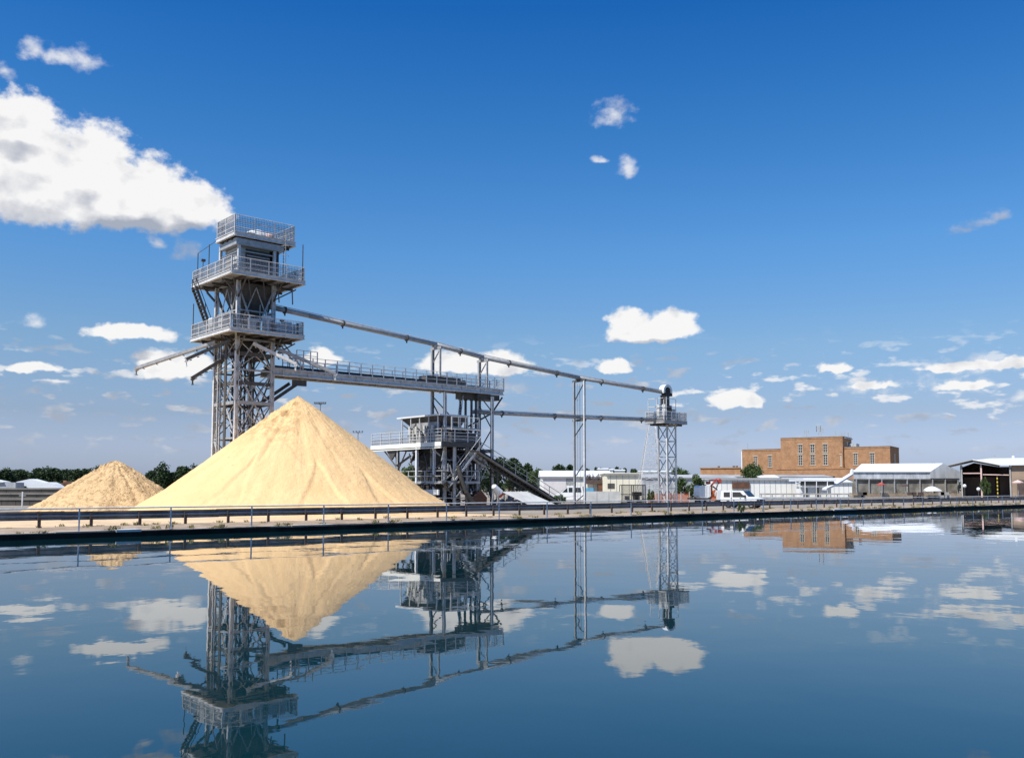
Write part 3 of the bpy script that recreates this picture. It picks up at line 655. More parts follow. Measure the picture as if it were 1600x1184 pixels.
    for k, (s, t) in enumerate(((.5, -.5), (1.4, -.4), (2.6, -.5), (4.0, .2), (4.3, 1.6), (-.6, 2.2))):
        MB().tube((s * .6 + .7, t * .5 + .9, 15.1), (s * .6 + .7, t * .5 + .9, 19.4), .04, 8).build('drop_pipe', ('galv', 'galv_dark', 'galv_light')[k % 3], th)
    for k in range(5): MB().tube((-.9 + k * 1.3, -1.0, 19.4), (-.4 + k * 1.25, -.6, 17.9), .05, 6).build('drain_pipe', 'galv_dark', th)
    m = MB()
    for t in (-.55, -.15): m.bar((3.9, t, 19.8), (3.9, t, 24.2), .045)
    for k in range(14): m.bar((3.9, -.55, 20 + k * .3), (3.9, -.15, 20 + k * .3), .03)
    for k in range(4): m.path([(3.9 + .35 * math.sin(a_ * .5), -.35 - .42 * math.cos(a_ * .5 - 0) , 21.2 + k * .8) for a_ in range(-3, 4)], .018, 4)
    m.build('caged_ladder', 'galv', th)
    # stay from the tower to the gantry
    m = MB(); m.ibeam((a, .6, 9.5), (a + 3.0, .6, 11.6), .16, .26); m.ibeam((a, 2.6, 9.5), (a + 3.0, 2.6, 11.6), .16, .26); m.box(a + 2.2, a + 3.5, .5, .7, 11.2, 11.68); m.build('gantry_stay', 'galv_dark', th)
    # chutes: from world points
    def loc(p):
        d = p - Vector((N0.x, N0.y, 0)); return Vector((d.x * UX + d.y * UY, -d.x * UY + d.y * UX, p.z))
    def chute(p0, p1, w, mname, lab, tip='galv_dark'):
        p0, p1 = loc(p0), loc(p1); m = MB(); d, A, B = m.frame(p0, p1)
        m.bar(p0, p1, w, .10)
        for k in (-1, 1): m.bar(p0 + A * k * w / 2 + B * .09, p1 + A * k * w / 2 + B * .09, .05, .24)
        n = 6
        for i in range(n): q = p0.lerp(p1, (i + .5) / n); m.bar(q - A * (w / 2 + .06) - B * .12, q + A * (w / 2 + .06) - B * .12, .06)
        c = m.build('chute', mname, th, label=lab)
        m = MB(); m.tube(p1 - A * w / 2, p1 + A * w / 2, .14, 10); m.bar(p1, p1 + Vector((0, 0, -.45)), .10); m.bar(p1 + Vector((.0, 0, -.45)) - A * .2, p1 + Vector((0, 0, -.45)) + A * .2, .08); m.build('chute_lip', tip, c)
    chute(P(338, 536, 77), P(213, 577, 77.5), .36, 'galv', 'long discharge chute reaching far left', 'galv')
    chute(P(360, 533, 74.5), P(291, 563, 72.5), .36, 'galv_dark', 'short grey discharge chute in front of the tower', 'white')
    chute(P(350, 562, 77), P(301, 592, 75.5), .34, 'galv_dark', 'short dark chute pointing down left')
    chute(P(395, 538, 75.5), P(462, 570, 76), .26, 'galv_light', 'slim pale chute pointing down right', 'white')
    chute(P(430, 545, 77), P(524, 585, 78.5), .24, 'galv', 'pale chute reaching over the gantry start', 'white')
    return th
tower()

# ------------------------------------------------------------------ conveyor gantry from tower to trestle
GS0, GS1, GT0, GT1 = 3.4, 29.2, .6, 2.6
def gantry():
    th = thing('conveyor_gantry', 'long horizontal conveyor gantry with railed walkway between tower and trestle', 'conveyor', (16, 1.6, Z0), 'plant')
    zb, zt = 11.92, 12.54
    for t in (GT0, GT1):
        m = MB(); m.bar((GS0, t, (zb + zt) / 2), (GS1, t, (zb + zt) / 2), .05, zt - zb - .2)
        m.bar((GS0, t, zb + .05), (GS1, t, zb + .05), .30, .10); m.bar((GS0, t, zt - .05), (GS1, t, zt - .05), .30, .10)
        k = GS0 + 1.0
        m.build('girder', 'galv_light', th)
        while k < GS1: MB().bar((k, t - .10, zb + .1), (k, t - .10, zt - .1), .07).build('stiffener', 'galv_light', th); k += 2.43
    m = MB(); m.box(GS0, GS1, GT0 + .16, GT1 - .16, zb + .3, zb + .36)
    k = GS0 + .5
    while k < GS1: m.bar((k, GT0 + .1, zb + .2), (k, GT1 - .1, zb + .2), .1, .2); k += 1.6
    m.build('deck', 'grating', th)
    m = MB(); m.box(GS0, 24.5, 1.25, 2.05, zt + .28, zt + .34); m.box(GS0, 24.5, 1.25, 2.05, zt + .05, zt + .08); m.build('belt', 'belt', th)
    m = MB(); k = GS0 + .4
    while k < 24.4: m.tube((k, 1.22, zt + .22), (k, 2.08, zt + .22), .05, 8); k += 1.2
    for t in (1.18, 2.12): m.bar((GS0, t, zt + .18), (24.5, t, zt + .18), .05, .12)
    m.build('idlers', 'galv_dark', th)
    rail(th, [(6.0, GT0 - .12), (GS1, GT0 - .12), (GS1, GT1 + .12), (6.0, GT1 + .12)], zt - .02, 1.15, sp=1.25, infill=False, r=.026, mids=2)
    m = MB()
    for x in [s / 100 for s in range(2180, int(GS1 * 100), 16)]: m.bar((x, GT0 - .12, zt), (x, GT0 - .12, zt + 1.1), .012)
    for x in [s / 100 for s in range(2180, int(GS1 * 100), 16)]: m.bar((x, GT1 + .12, zt), (x, GT1 + .12, zt + 1.1), .012)
    m.build('mesh_infill', 'grating', th)
    m = MB(); m.box(19.8, 24.0, 1.0, 2.3, zt + .1, zt + .75); m.tube((24.4, 1.0, zt + .3), (24.4, 2.3, zt + .3), .32, 14); m.box(24.2, 26.6, 1.2, 2.1, zb - .6, zt + .2); m.build('head_drum', 'galv_dark', th)
    m = MB(); m.box(GS1 - 3.2, GS1 - .3, GT0 + .2, GT1 - .2, zb - .55, zb - .02); m.build('soffit_box', 'galv_dark', th)
    # raised start section by the tower with short stair
    m = MB(); m.box(3.6, 6.6, .5, 2.8, zt + .0, zt + .08)
    for t in (.5, 1.1): m.bar((4.2, t, 14.9), (6.3, t, zt + .1), .1)
    for k in range(9): x = 4.3 + k * .23; z = 14.8 - k * .24; m.box(x - .1, x + .1, .5, 1.1, z - .02, z)
    m.build('access_stair', 'galv', th)
    rail(th, [(5.6, .4), (7.6, .4)], 13.0, 1.25, sp=.7, infill=False); rail(th, [(5.6, 2.9), (7.6, 2.9)], 13.0, 1.25, sp=.7, infill=False)
gantry()

def trestle():
    th = thing('support_trestle', 'tall braced steel trestle carrying the gantry end above the screening plant', 'trestle', (24.6, 1.6, Z0), 'plant')
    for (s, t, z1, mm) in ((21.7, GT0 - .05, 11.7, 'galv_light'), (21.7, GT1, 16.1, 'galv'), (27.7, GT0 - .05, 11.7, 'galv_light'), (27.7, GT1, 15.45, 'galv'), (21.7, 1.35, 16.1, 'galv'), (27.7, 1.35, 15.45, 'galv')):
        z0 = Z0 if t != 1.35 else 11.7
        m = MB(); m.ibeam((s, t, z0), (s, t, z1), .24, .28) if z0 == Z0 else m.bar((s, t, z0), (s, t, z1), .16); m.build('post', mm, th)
    for s, zt in ((21.7, 16.2), (27.7, 15.5)):
        m = MB(); m.bar((s, 1.1, zt), (s, 2.9, zt), .2, .24); m.tube((s, 1.35, zt - .1), (s, GT1, zt - 1.5), .06, 8); m.tube((s, 1.35, 13.4), (s, GT1, 12.6), .05, 8)
        m.box(s - .35, s + .35, 1.7, 2.3, zt + .1, zt + .2); m.build('cross_head', 'galv', th)
    m = MB()
    for s in (21.7, 27.7):
        m.tube((s, GT0, 1.2), (s, GT1, 5.2), .06, 8); m.bar((s, GT0, 6.1), (s, GT1, 6.1), .16, .2); m.tube((s, GT1, 10.9), (s, GT0, 8.4), .06, 8); m.tube((s, GT0, 8.4), (s, GT1, 6.2), .06, 8)
    m.tube((21.7, GT1, 11.5), (24.5, GT1, 9.2), .06, 8); m.tube((21.7, GT0, 5.8), (23.8, GT0, 3.2), .05, 8)
    m.bar((24.6, GT0, 6.15), (27.7, GT0, 6.15), .2, .34); m.bar((24.6, GT1, 6.15), (27.7, GT1, 6.15), .2, .34)
    m.tube((27.7, GT0, 4.9), (26.6, GT0, 6.0), .08, 8); m.tube((27.7, GT0, 10.0), (29.1, GT0, 11.7), .09, 8); m.tube((27.7, GT0, 10.0), (25.6, GT1, 8.4), .09, 8)
    m.tube((27.7, GT0, 10.2), (26.3, GT0, 11.5), .06, 8); m.tube((25.2, GT1, 8.4), (27.7, GT1, 6.4), .05, 8)
    m.build('bracing', 'galv_dark', th)
trestle()
def downpipes():
    th = thing('downpipe_bundle', 'cluster of dark vertical pipes dropping from gantry to screening platform', 'pipes', (25.4, 1.4, 7), 'plant')
    for i, (s, t) in enumerate(((24.5, 1.7), (25.1, 1.6), (25.7, 1.4), (26.2, 1.3))):
        m = MB(); m.tube((s, t, 11.4), (s, t, 8.2), .13, 10); m.tube((s, t, 8.2), (s - .5, t - .2, 7.0), .13, 10)
        for z in (11.2, 9.6, 8.3): m.tube((s, t, z), (s, t, z + .1), .19, 10)
        m.build('pipe', 'galv_dark', th)
    m = MB()
    for t in (1.0, 1.45): m.bar((23.7, t, 7.0), (24.3, t, 11.6), .05)
    for k in range(15): m.bar((23.72 + k * .04, 1.0, 7.2 + k * .3), (23.72 + k * .04, 1.45, 7.2 + k * .3), .035)
    m.build('ladder', 'galv', th)
downpipes()

# ------------------------------------------------------------------ pipes overhead
def overpipe(name, pts, r, label, fl):
    th = thing(name, label, 'pipe', pts[0], 'plant')
    tot = 0
    for i, (a, b) in enumerate(zip(pts, pts[1:])):
        MB().tube(a, b, r, 14).build('pipe_section', 'galv', th, smooth=True)
        L = math.dist(a, b); n = max(1, round(L / fl))
        for k in range(n):
            m = MB(); q = Vector(a).lerp(Vector(b), (k + .5) / n); d = (Vector(b) - Vector(a)).normalized(); m.tube(q - d * .06, q + d * .06, r * 1.5, 12)
            m.bar(q - Vector((0, 0, r * 1.2)), q - Vector((0, 0, r * 2.2)), .10); m.build('flange', 'galv_dark', th)
    # thin conduit clipped on top
    m = MB(); m.path([(p[0], p[1] - .12, p[2] + r + .05) for p in pts], .035, 6); m.build('conduit', 'galv_light', th)
overpipe('overhead_pipe', [(3.0, 2.0, 18.05), (7.5, 2.0, 17.70), (21.7, 2.0, 16.55), (27.7, 2.0, 15.85), (41.8, 2.0, 14.85), (56.4, 2.0, 14.25)], .22, 'long sloping grey pipe descending from the tall tower across to the small tower', 9)
overpipe('overhead_pipe', [(26.4, 2.0, 10.15), (41.8, 2.0, 10.4), (56.0, 2.0, 10.75)], .20, 'lower level grey pipe running from the trestle to the small tower', 7)
m = MB(); m.bar((5.0, 2.0, 18.0), (5.0, 2.0, 19.1), .12)
o = m.build('hanger_rod', 'galv_dark'); o.location = (0, 0, 0)
bpy.data.objects.remove(o)

def pylon():
    th = thing('pipe_pylon', 'slim two legged lattice pylon holding both overhead pipes', 'pylon', (41.8, 2, Z0), 'plant')
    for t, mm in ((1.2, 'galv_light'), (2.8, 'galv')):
        MB().ibeam((41.8, t, Z0), (41.8, t, 14.45), .18, .22).build('post', mm, th)
    m = MB(); m.bar((41.8, 1.0, 14.5), (41.8, 3.0, 14.5), .2, .22); m.box(41.5, 42.1, 1.7, 2.3, 14.6, 14.7)
    m.bar((41.8, 1.0, 10.05), (41.8, 3.0, 10.05), .2, .22)
    m.build('cross_head', 'galv_dark', th)
    m = MB(); m.tube((41.8, 1.2, 14.3), (41.8, 2.8, 12.2), .06, 8); m.tube((41.8, 1.2, 9.9), (41.8, 2.8, 8.2), .06, 8); m.tube((41.8, 1.5, 5.0), (41.8, 2.8, 3.6), .06, 8); m.tube((41.8, 1.2, 1.8), (41.8, 2.8, .8), .06, 8)
    m.build('bracing', 'galv_dark', th)
    m = MB()
    for t in (2.1, 2.5): m.bar((42.0, t, Z0), (42.0, t, 14.2), .03)
    for k in range(44): m.bar((42.0, 2.1, 1 + k * .3), (42.0, 2.5, 1 + k * .3), .02)
    m.build('ladder', 'galv', th)
pylon()

def endtower():
    th = thing('pipe_head_tower', 'small lattice tower with domed pipe head and railed platform at the far end', 'tower', (57, 1.8, Z0), 'plant')
    s0, s1, t0, t1 = 56.2, 57.9, 1.2, 2.5
    for (s, t) in ((s0, t0), (s1, t0), (s0, t1), (s1, t1)): MB().bar((s, t, Z0), (s, t, 10.2), .16).build('leg', 'galv_light' if t == t0 else 'galv', th)
    for p, q in (((s0, t0), (s1, t0)), ((s1, t0), (s1, t1)), ((s1, t1), (s0, t1)), ((s0, t1), (s0, t0))):
        m = MB(); n = 5; H = (10.1 - Z0) / n
        for k in range(n):
            z0 = Z0 + k * H; m.bar((*p, z0 + H), (*q, z0 + H), .09)
            a, b = (p, q) if k % 2 else (q, p); m.tube((*a, z0), (*b, z0 + H), .055, 6)
        m.build('bracing', 'galv', th)
    platform(th, 55.0, 59.4, .6, 3.6, 10.55, h=1.2, edge=.35, edge_m='galv')
    m = MB(); m.box(56.3, 57.6, 1.5, 2.5, 10.56, 12.6); m.box(56.5, 57.3, 1.6, 2.4, 12.6, 13.9); m.build('transfer_box', 'galv_dark', th)
    m = MB(); m.box(56.1, 56.28, 1.3, 2.6, 11.3, 12.7); m.box(57.62, 58.4, 1.5, 2.3, 11.0, 12.2); m.tube((56.5, 1.1, 10.4), (58.0, 1.1, 10.4), .2, 10); m.build('access_panel', 'cream_panel', th)
    m = MB()
    for (s, t) in ((55.3, 3.3), (55.3, .9), (56.2, 1.2), (58.0, 1.2), (56.2, 2.7), (58, 2.7)): m.bar((s, t, 10.5), (s, t, 13.6 if s > 55.5 else 13.2), .07)
    for z in (12.4, 13.4): m.bar((55.3, 3.3, z), (56.2, 2.7, z), .05); m.bar((56.2, 1.2, z), (58, 1.2, z), .05); m.bar((55.3, .9, z), (55.3, 3.3, z), .05)
    m.build('head_frame', 'galv_light', th)
    # half drum cover: ring segment standing upright, axis across the pipe
    m = MB(); n = 14; c = (57.0, 1.95, 14.35); ro, ri = .85, .55; vs = []; fs = []
    for i in range(n + 1):
        a = math.pi * (-.1 + 1.2 * i / n)
        for rr in (ro, ri):
            for dt in (-.38, .38): vs.append((c[0] + rr * math.cos(a), c[1] + dt, c[2] + rr * math.sin(a)))
    for i in range(n):
        o_ = i * 4; fs += [(o_, o_ + 1, o_ + 5, o_ + 4), (o_ + 2, o_ + 6, o_ + 7, o_ + 3), (o_, o_ + 4, o_ + 6, o_ + 2), (o_ + 1, o_ + 3, o_ + 7, o_ + 5)]
    m.poly(vs, fs); o = m.build('drum_cover', 'white', th, smooth=False); fix_normals(o)
    m = MB(); m.tube((57.0, 1.6, 14.3), (57.0, 2.3, 14.3), .5, 16); m.box(57.3, 58.0, 1.7, 2.2, 13.8, 14.3); m.build('drive_drum', 'dark', th)
endtower()

def lattice_mast():
    th = thing('lattice_mast', 'faint pale four legged lattice mast just left of the small tower', 'mast', P(1016, 785, 128).xyz * 1, 'world')
    c = P(1014, 785, 128); c.z = Z0; top = P(1017, 664, 128).z; th.location = c; ORG[th.name] = c
    m = MB(); H = top - Z0; w0, w1 = 1.75, .45; n = 11
    def pt(i, k): w = w0 + (w1 - w0) * k; return (c.x + w * (-1, 1, 1, -1)[i] + .5 * k, c.y + w * (-1, -1, 1, 1)[i], Z0 + H * k)
    for i in range(4): m.bar(pt(i, 0), pt(i, 1), .09)
    m.build('legs', 'galv_light', th)
    m = MB()
    for k in range(n):
        for i in range(4):
            m.bar(pt(i, k / n), pt((i + 1) % 4, (k + 1) / n), .05); m.bar(pt(i, (k + 1) / n), pt((i + 1) % 4, (k + 1) / n), .05)
    m.build('lattice', 'galv_light', th)
lattice_mast()

# ------------------------------------------------------------------ screening plant
def screening():
    th = thing('screening_plant', 'raised screening plant with flared hopper and long railed platform under the gantry', 'processing plant', (23, 4, Z0), 'plant')
    s0, s1, t0, t1, z = 20.5, 25.4, -.5, 11.7, 6.85
    m = MB(); m.box(s0, s1, t0, t1, z - .06, z); m.build('deck', 'grating', th)
    m = MB(); m.bar((s0, t0, z - .2), (s0, t1, z - .2), .12, .42); m.bar((s0, t0, z - .55), (s0, t1, z - .55), .2, .1); m.build('edge_beam', 'whitewall', th)  # sunlit left edge painted white; the other edges are coloured dark
    m = MB(); m.bar((s0, t0, z - .22), (s1, t0, z - .22), .12, .5); m.bar((s1, t0, z - .22), (s1, t1, z - .22), .12, .5); m.bar((s0, t1, z - .22), (s1, t1, z - .22), .12, .5)
    for k in range(8): t = t0 + .5 + k * 1.6; m.bar((s0, t, z - .3), (s1, t, z - .3), .12, .3)
    m.build('platform_frame', 'galv_dark', th)
    rail(th, [(s0 + .05, t1 - .05), (s0 + .05, t0 + .05), (s1 - .05, t0 + .05), (s1 - .05, t1 - .05)], z, 1.25, sp=1.7, infill=True, inf_h=.62, mids=3)
    # columns
    cols = [(s0 + .1, 3.6, 'white'), (s0 + .2, .9, 'galv_light'), (s0 + .2, 7.0, 'galv'), (s0 + 1.2, 8.6, 'galv'), (s1 - .3, -.3, 'galv'), (s1 - .3, 5, 'galv_dark'), (s1 - .3, 9.5, 'galv_dark'), (s0 + 2.4, 2, 'galv_dark')]
    cols += [(s0 + 1.7, -.35, 'galv_light'), (s0 + 3.2, -.35, 'galv')]
    for (s, t, mm) in cols: MB().ibeam((s, t, Z0), (s, t, z - .45), .22, .24).build('column', mm, th)
    m = MB(); m.tube((s0 + .2, 7.3, 4.6), (s0 + .2, 9.6, z - .5), .07, 8); m.tube((s0 + .2, 7.0, 4.2), (s0 + .2, 5.4, z - .5), .07, 8); m.prism([(7.0, 6.3), (9.0, 6.3), (8.0, 5.3)], s0 + .1, s0 + .25, 'x')
    for t in (.5, 3.0, 5.5): m.tube((s0 + .3, t, Z0), (s0 + .3, t + 2.2, 5.9), .05, 8)
    m.build('knee_braces', 'galv_dark', th)
    # flared hopper house
    hs0, hs1, ha, hb = 21.3, 24.4, 1.0, 6.6
    m = MB()
    V = [(hs0 + .3, ha, z), (hs1 - .3, ha, z), (hs1 - .3, hb - .6, z), (hs0 + .3, hb - .6, z), (hs0 + .3, ha, 8.6), (hs1 - .3, ha, 8.6), (hs1 - .3, hb - .5, 8.6), (hs0 + .3, hb - .5, 8.6),
         (hs0 - .1, ha - .5, 9.45), (hs1 + .1, ha - .5, 9.45), (hs1 + .1, hb + .7, 9.45), (hs0 - .1, hb + .7, 9.45)]
    fs = [(i, (i + 1) % 4, 4 + (i + 1) % 4, 4 + i) for i in range(4)] + [(4 + i, 4 + (i + 1) % 4, 8 + (i + 1) % 4, 8 + i) for i in range(4)]
    m.poly(V, fs); o = m.build('hopper', 'galv_dark', th); fix_normals(o)
    m = MB(); m.box(hs0 - .38, hs1 + .18, ha - .6, hb + 1.0, 9.45, 9.6); m.build('roof', 'whiteroof', th)
    m = MB(); m.box(hs0 + .0, hs0 + .28, ha + .1, hb - 1.0, 7.9, 8.9); m.box(hs0 + .4, hs1 - .5, ha - .2, ha - .01, 7.0, 8.5); m.build('cladding', 'grating', th)
    for i in range(5): MB().bar((hs0 - .25, ha - .2 + i * 1.5, z), (hs0 - .25, ha - .2 + i * 1.5, 9.45), .09).build('roof_post', 'galv_light', th)
    for i in range(4): MB().bar((hs0 + .4 + i * .95, ha - .4, z), (hs0 + .4 + i * .95, ha - .4, 9.45), .09).build('roof_post', 'galv_light', th)
    m = MB(); m.box(21.8, 25.3, -.4, .55, 8.2, 8.26); m.bar((21.8, -.4, 8.2), (25.3, -.4, 8.2), .06, .2); m.build('upper_walkway', 'galv', th)
    rail(th, [(21.8, -.38), (25.25, -.38)], 8.26, 1.05, sp=.8, infill=False, mids=1)
    m = MB()
    for t in (-.75, -.15): m.bar((22.0, t, 3.2), (25.2, t, 6.6), .07, .18); m.bar((22.0, t, 4.1), (25.2, t, 7.5), .045)
    for k in range(13): m.box(21.95 + k * .25, 22.2 + k * .25, -.72, -.18, 3.2 + k * .265, 3.23 + k * .265)
    m.build('access_stair', 'galv_light', th)
    m = MB(); m.box(20.7, 25.2, -.4, 3.0, 3.0, 3.05); m.bar((20.6, -.45, 3.0), (25.3, -.45, 3.0), .08, .22); m.bar((20.6, -.45, 3.0), (20.6, 8.0, 3.0), .08, .22); m.build('lower_deck', 'galv', th)
    rail(th, [(20.65, 7.8), (20.65, -.42), (25.2, -.42)], 3.05, 1.05, sp=1.4, infill=False, mids=1)
    m = MB()
    for i, t in enumerate((1.6, 2.9, 4.3, 5.4)):
        m.box(hs0 - .1, hs0 + .28, t - .32, t + .32, z, z + 1.2 + .3 * (i % 2)); m.tube((hs0 - .3, t, z + .9), (hs0 - .3, t, z + 1.7), .16, 10)
    m.build('drive_motors', 'cream_panel', th)
    m = MB(); rnd = random.Random(9)
    for i in range(60):
        p = Vector((rnd.uniform(s0 + .2, s1 - .2), rnd.uniform(-.2, 6), rnd.uniform(z, z + 1.6))); q = p + Vector((rnd.uniform(-1, 1), rnd.uniform(-1.2, 1.2), rnd.uniform(-.6, .9))); q.z = max(q.z, z); m.bar(p, q, rnd.choice((.06, .09, .14)))
    m.box(22.0, 25.0, -.1, .8, z, z + 1.0)
    m.build('pipework', 'galv_dark', th)
    # dark machinery beneath
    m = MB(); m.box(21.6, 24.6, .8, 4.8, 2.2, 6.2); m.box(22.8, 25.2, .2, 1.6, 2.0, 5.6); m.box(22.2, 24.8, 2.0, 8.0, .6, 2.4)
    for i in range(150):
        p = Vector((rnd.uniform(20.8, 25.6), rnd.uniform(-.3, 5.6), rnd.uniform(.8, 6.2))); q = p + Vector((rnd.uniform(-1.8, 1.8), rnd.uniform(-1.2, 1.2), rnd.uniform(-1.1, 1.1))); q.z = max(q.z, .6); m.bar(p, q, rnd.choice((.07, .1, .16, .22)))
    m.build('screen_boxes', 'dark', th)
    m = MB()
    for i in range(60):
        p = Vector((rnd.uniform(20.6, 26), rnd.uniform(-.7, .4), rnd.uniform(1, 6.2))); q = p + Vector((rnd.uniform(-1.2, 1.2), rnd.uniform(-.2, .2), rnd.uniform(-1.2, 1.2))); q.z = max(q.z, .6); m.bar(p, q, rnd.choice((.05, .07, .1)))
    for z_ in (1.5, 2.9, 3.6): m.bar((20.5, -.5, z_), (24.5, -.5, z_), .08); m.bar((20.5, -.4, z_), (20.5, 8.5, z_), .08)
    for k in range(4): m.tube((24.2 + .5 * k, -.6, 5.8 - .3 * k), (24.2 + .5 * k, -.3, 5.8 - .3 * k), .42, 12)
    m.build('walkway_frames', 'galv', th)
    m = MB(); m.box(20.3, 20.42, 4.0, 7.5, 1.9, 2.5); m.box(20.3, 20.42, 2.8, 5.6, 1.1, 1.5); m.box(20.3, 20.45, -.3, 2.0, 1.8, 2.3); m.build('side_panels', 'whitewall', th)
    m = MB(); m.prism([(24.0, .6), (26.0, .6), (26.1, 1.5), (25.3, 2.3), (24.2, 1.5)], -.6, .2); m.build('rusty_hopper', 'rust', th)
    m = MB(); pts = [(22.2, -.9, 4.6), (22.6, -1.0, 3.2), (23.1, -1.1, 2.0), (24.0, -1.2, .8)]; m.path(pts, .22, 12); m.build('discharge_hose', 'galv_dark', th)
screening()

def incline():
    th = thing('inclined_conveyor', 'dark conveyor sloping down right from the screening plant to the yard', 'conveyor', (30, -.2, Z0), 'plant')
    a, b = Vector((24.6, -.2, 6.0)), Vector((35.6, -.2, .9)); W2 = .5
    m = MB()
    for t in (-W2, W2):
        d = Vector((0, t, 0)); m.bar(a + d, b + d, .08, .22); m.bar(a + d + Vector((0, 0, -.7)), b + d + Vector((-.6, 0, -.25)), .08, .12)
        for k in range(13):
            q = a.lerp(b, k / 12.5) + d; m.bar(q, q + Vector((.0, 0, -.62)), .05); q2 = a.lerp(b, (k + 1) / 12.5) + d; m.bar(q + Vector((0, 0, -.62)), q2, .04)
    m.build('truss', 'galv_dark', th)
    m = MB(); d = Vector((0, 0, .18)); m.bar(a + d, b + d, .8, .06); m.bar(a + Vector((0, .1, .28)), b + Vector((0, .1, .28)), .9, .34); m.build('belt_cover', 'belt', th)
    m = MB()
    for k in range(8):
        q = a.lerp(b, k / 7) + Vector((0, -W2 - .5, 0)); m.bar(q, q + Vector((0, 0, 1.0)), .05)
    for h in (.5, 1.0): m.bar(a + Vector((0, -W2 - .5, h)), b + Vector((0, -W2 - .5, h)), .045)
    m.bar(a + Vector((0, -W2 - .28, -.05)), b + Vector((0, -W2 - .28, -.05)), .45, .04); m.build('side_walkway', 'galv', th)
    m = MB()
    for k, (s, z) in enumerate(((27.5, 4.4), (30.5, 3.0), (33, 1.9))):
        for t in (-W2, W2): m.bar((s, t, Z0), (s, t, z), .12)
        m.bar((s, -W2, z - .8), (s, W2, z - .8), .08)
    m.build('support_legs', 'galv_dark', th)
    m = MB(); m.tube((35.6, -.65, 1.0), (35.6, .25, 1.0), .3, 14); m.build('tail_drum', 'dark', th)
incline()
def slab():
    c = LW(29.3, -1.6, Z0); th = thing('leaning_panel', 'pale sheet leaning on trestle frame under the sloping conveyor', 'panel', (29.3, -1.6, Z0), 'plant')
    m = MB(); m.poly([(27.5, -1.3, 2.05), (30.8, -1.3, 2.05), (32.6, -4.3, Z0 + .1), (28.9, -4.3, Z0 + .1), (27.5, -1.24, 2.1), (30.8, -1.24, 2.1), (32.6, -4.2, Z0 + .15), (28.9, -4.2, Z0 + .15)],
           [(0, 1, 2, 3), (7, 6, 5, 4), (0, 4, 5, 1), (1, 5, 6, 2), (2, 6, 7, 3), (3, 7, 4, 0)]); m.build('sheet', 'slab', th)
    m = MB()
    for s in (27.8, 30.6): m.bar((s, -1.2, Z0), (s, -1.2, 1.98), .08)
    m.bar((27.8, -1.2, 1.9), (30.6, -1.2, 1.9), .08); m.build('stand', 'galv_dark', th)
    th = thing('rubble_heap', 'grey pile of broken blocks below the sloping conveyor', 'rubble', (31.5, 0, Z0), 'plant')
    rnd = random.Random(21); m = MB()
    for i in range(70):
        s = rnd.uniform(28.5, 34.5); t = rnd.uniform(-.2, 1.8); z = Z0 + max(0, 1.4 - abs(s - 31) * .4) * rnd.random(); r = rnd.uniform(.12, .4)
        m.bar((s - r, t, z), (s + r, t + rnd.uniform(-r, r), z + rnd.uniform(-.1, .3)), r * 1.1, r * .8)
    m.build('blocks', 'concrete', th)
    th = thing('cement_mixer', 'white drum mixer with a red mouth between the trestle posts', 'mixer', (26.8, -1.4, Z0), 'plant')
    m = MB(); m.tube((26.3, -1.4, 2.6), (27.0, -1.4, 1.95), .28, 14, .42); m.tube((26.2, -1.4, 2.69), (26.3, -1.4, 2.6), .16, 14, .28); m.build('drum', 'white', th)
    m = MB(); m.tube((27.0, -1.4, 1.95), (27.25, -1.4, 1.72), .42, 14, .28); m.build('mouth', 'red', th)
    m = MB(); m.bar((26.3, -1.8, Z0), (26.6, -1.8, 2.2), .08); m.bar((26.3, -1.0, Z0), (26.6, -1.0, 2.2), .08); m.bar((27.2, -1.4, Z0), (26.8, -1.4, 1.7), .1); m.build('stand', 'galv', th)
slab()

# ------------------------------------------------------------------ floodlight masts
def floodmast(px, ptop, d, label, n=6):
    base = P(px, 780, d); base.z = Z0; th = thing('floodlight_mast', label, 'floodlight', base, 'world', group='floodlight masts behind the tall sand pile')
    H = P(px, ptop, d).z
    m = MB(); m.tube((base.x, base.y, Z0), (base.x, base.y, H - .3), .17, 10, .10); m.build('mast', 'galv', th)
    m = MB(); m.bar((base.x - .9, base.y, H - .3), (base.x + .9, base.y, H - .3), .07); m.bar((base.x, base.y - .9, H - .3), (base.x, base.y + .9, H - .3), .1); m.build('crossarm', 'galv_dark', th)
    for i in range(n):
        x = base.x - .8 + 1.6 * i / (n - 1); m = MB(); m.box(x - .11, x + .11, base.y - .2, base.y + .06, H - .2, H - .02); m.build('lamp_head', 'galv_dark', th)
floodmast(498, 628, 140, 'taller floodlight mast above the right flank of the tall sand pile')
floodmast(558, 673, 165, 'shorter floodlight mast nearer the screening plant', 4)

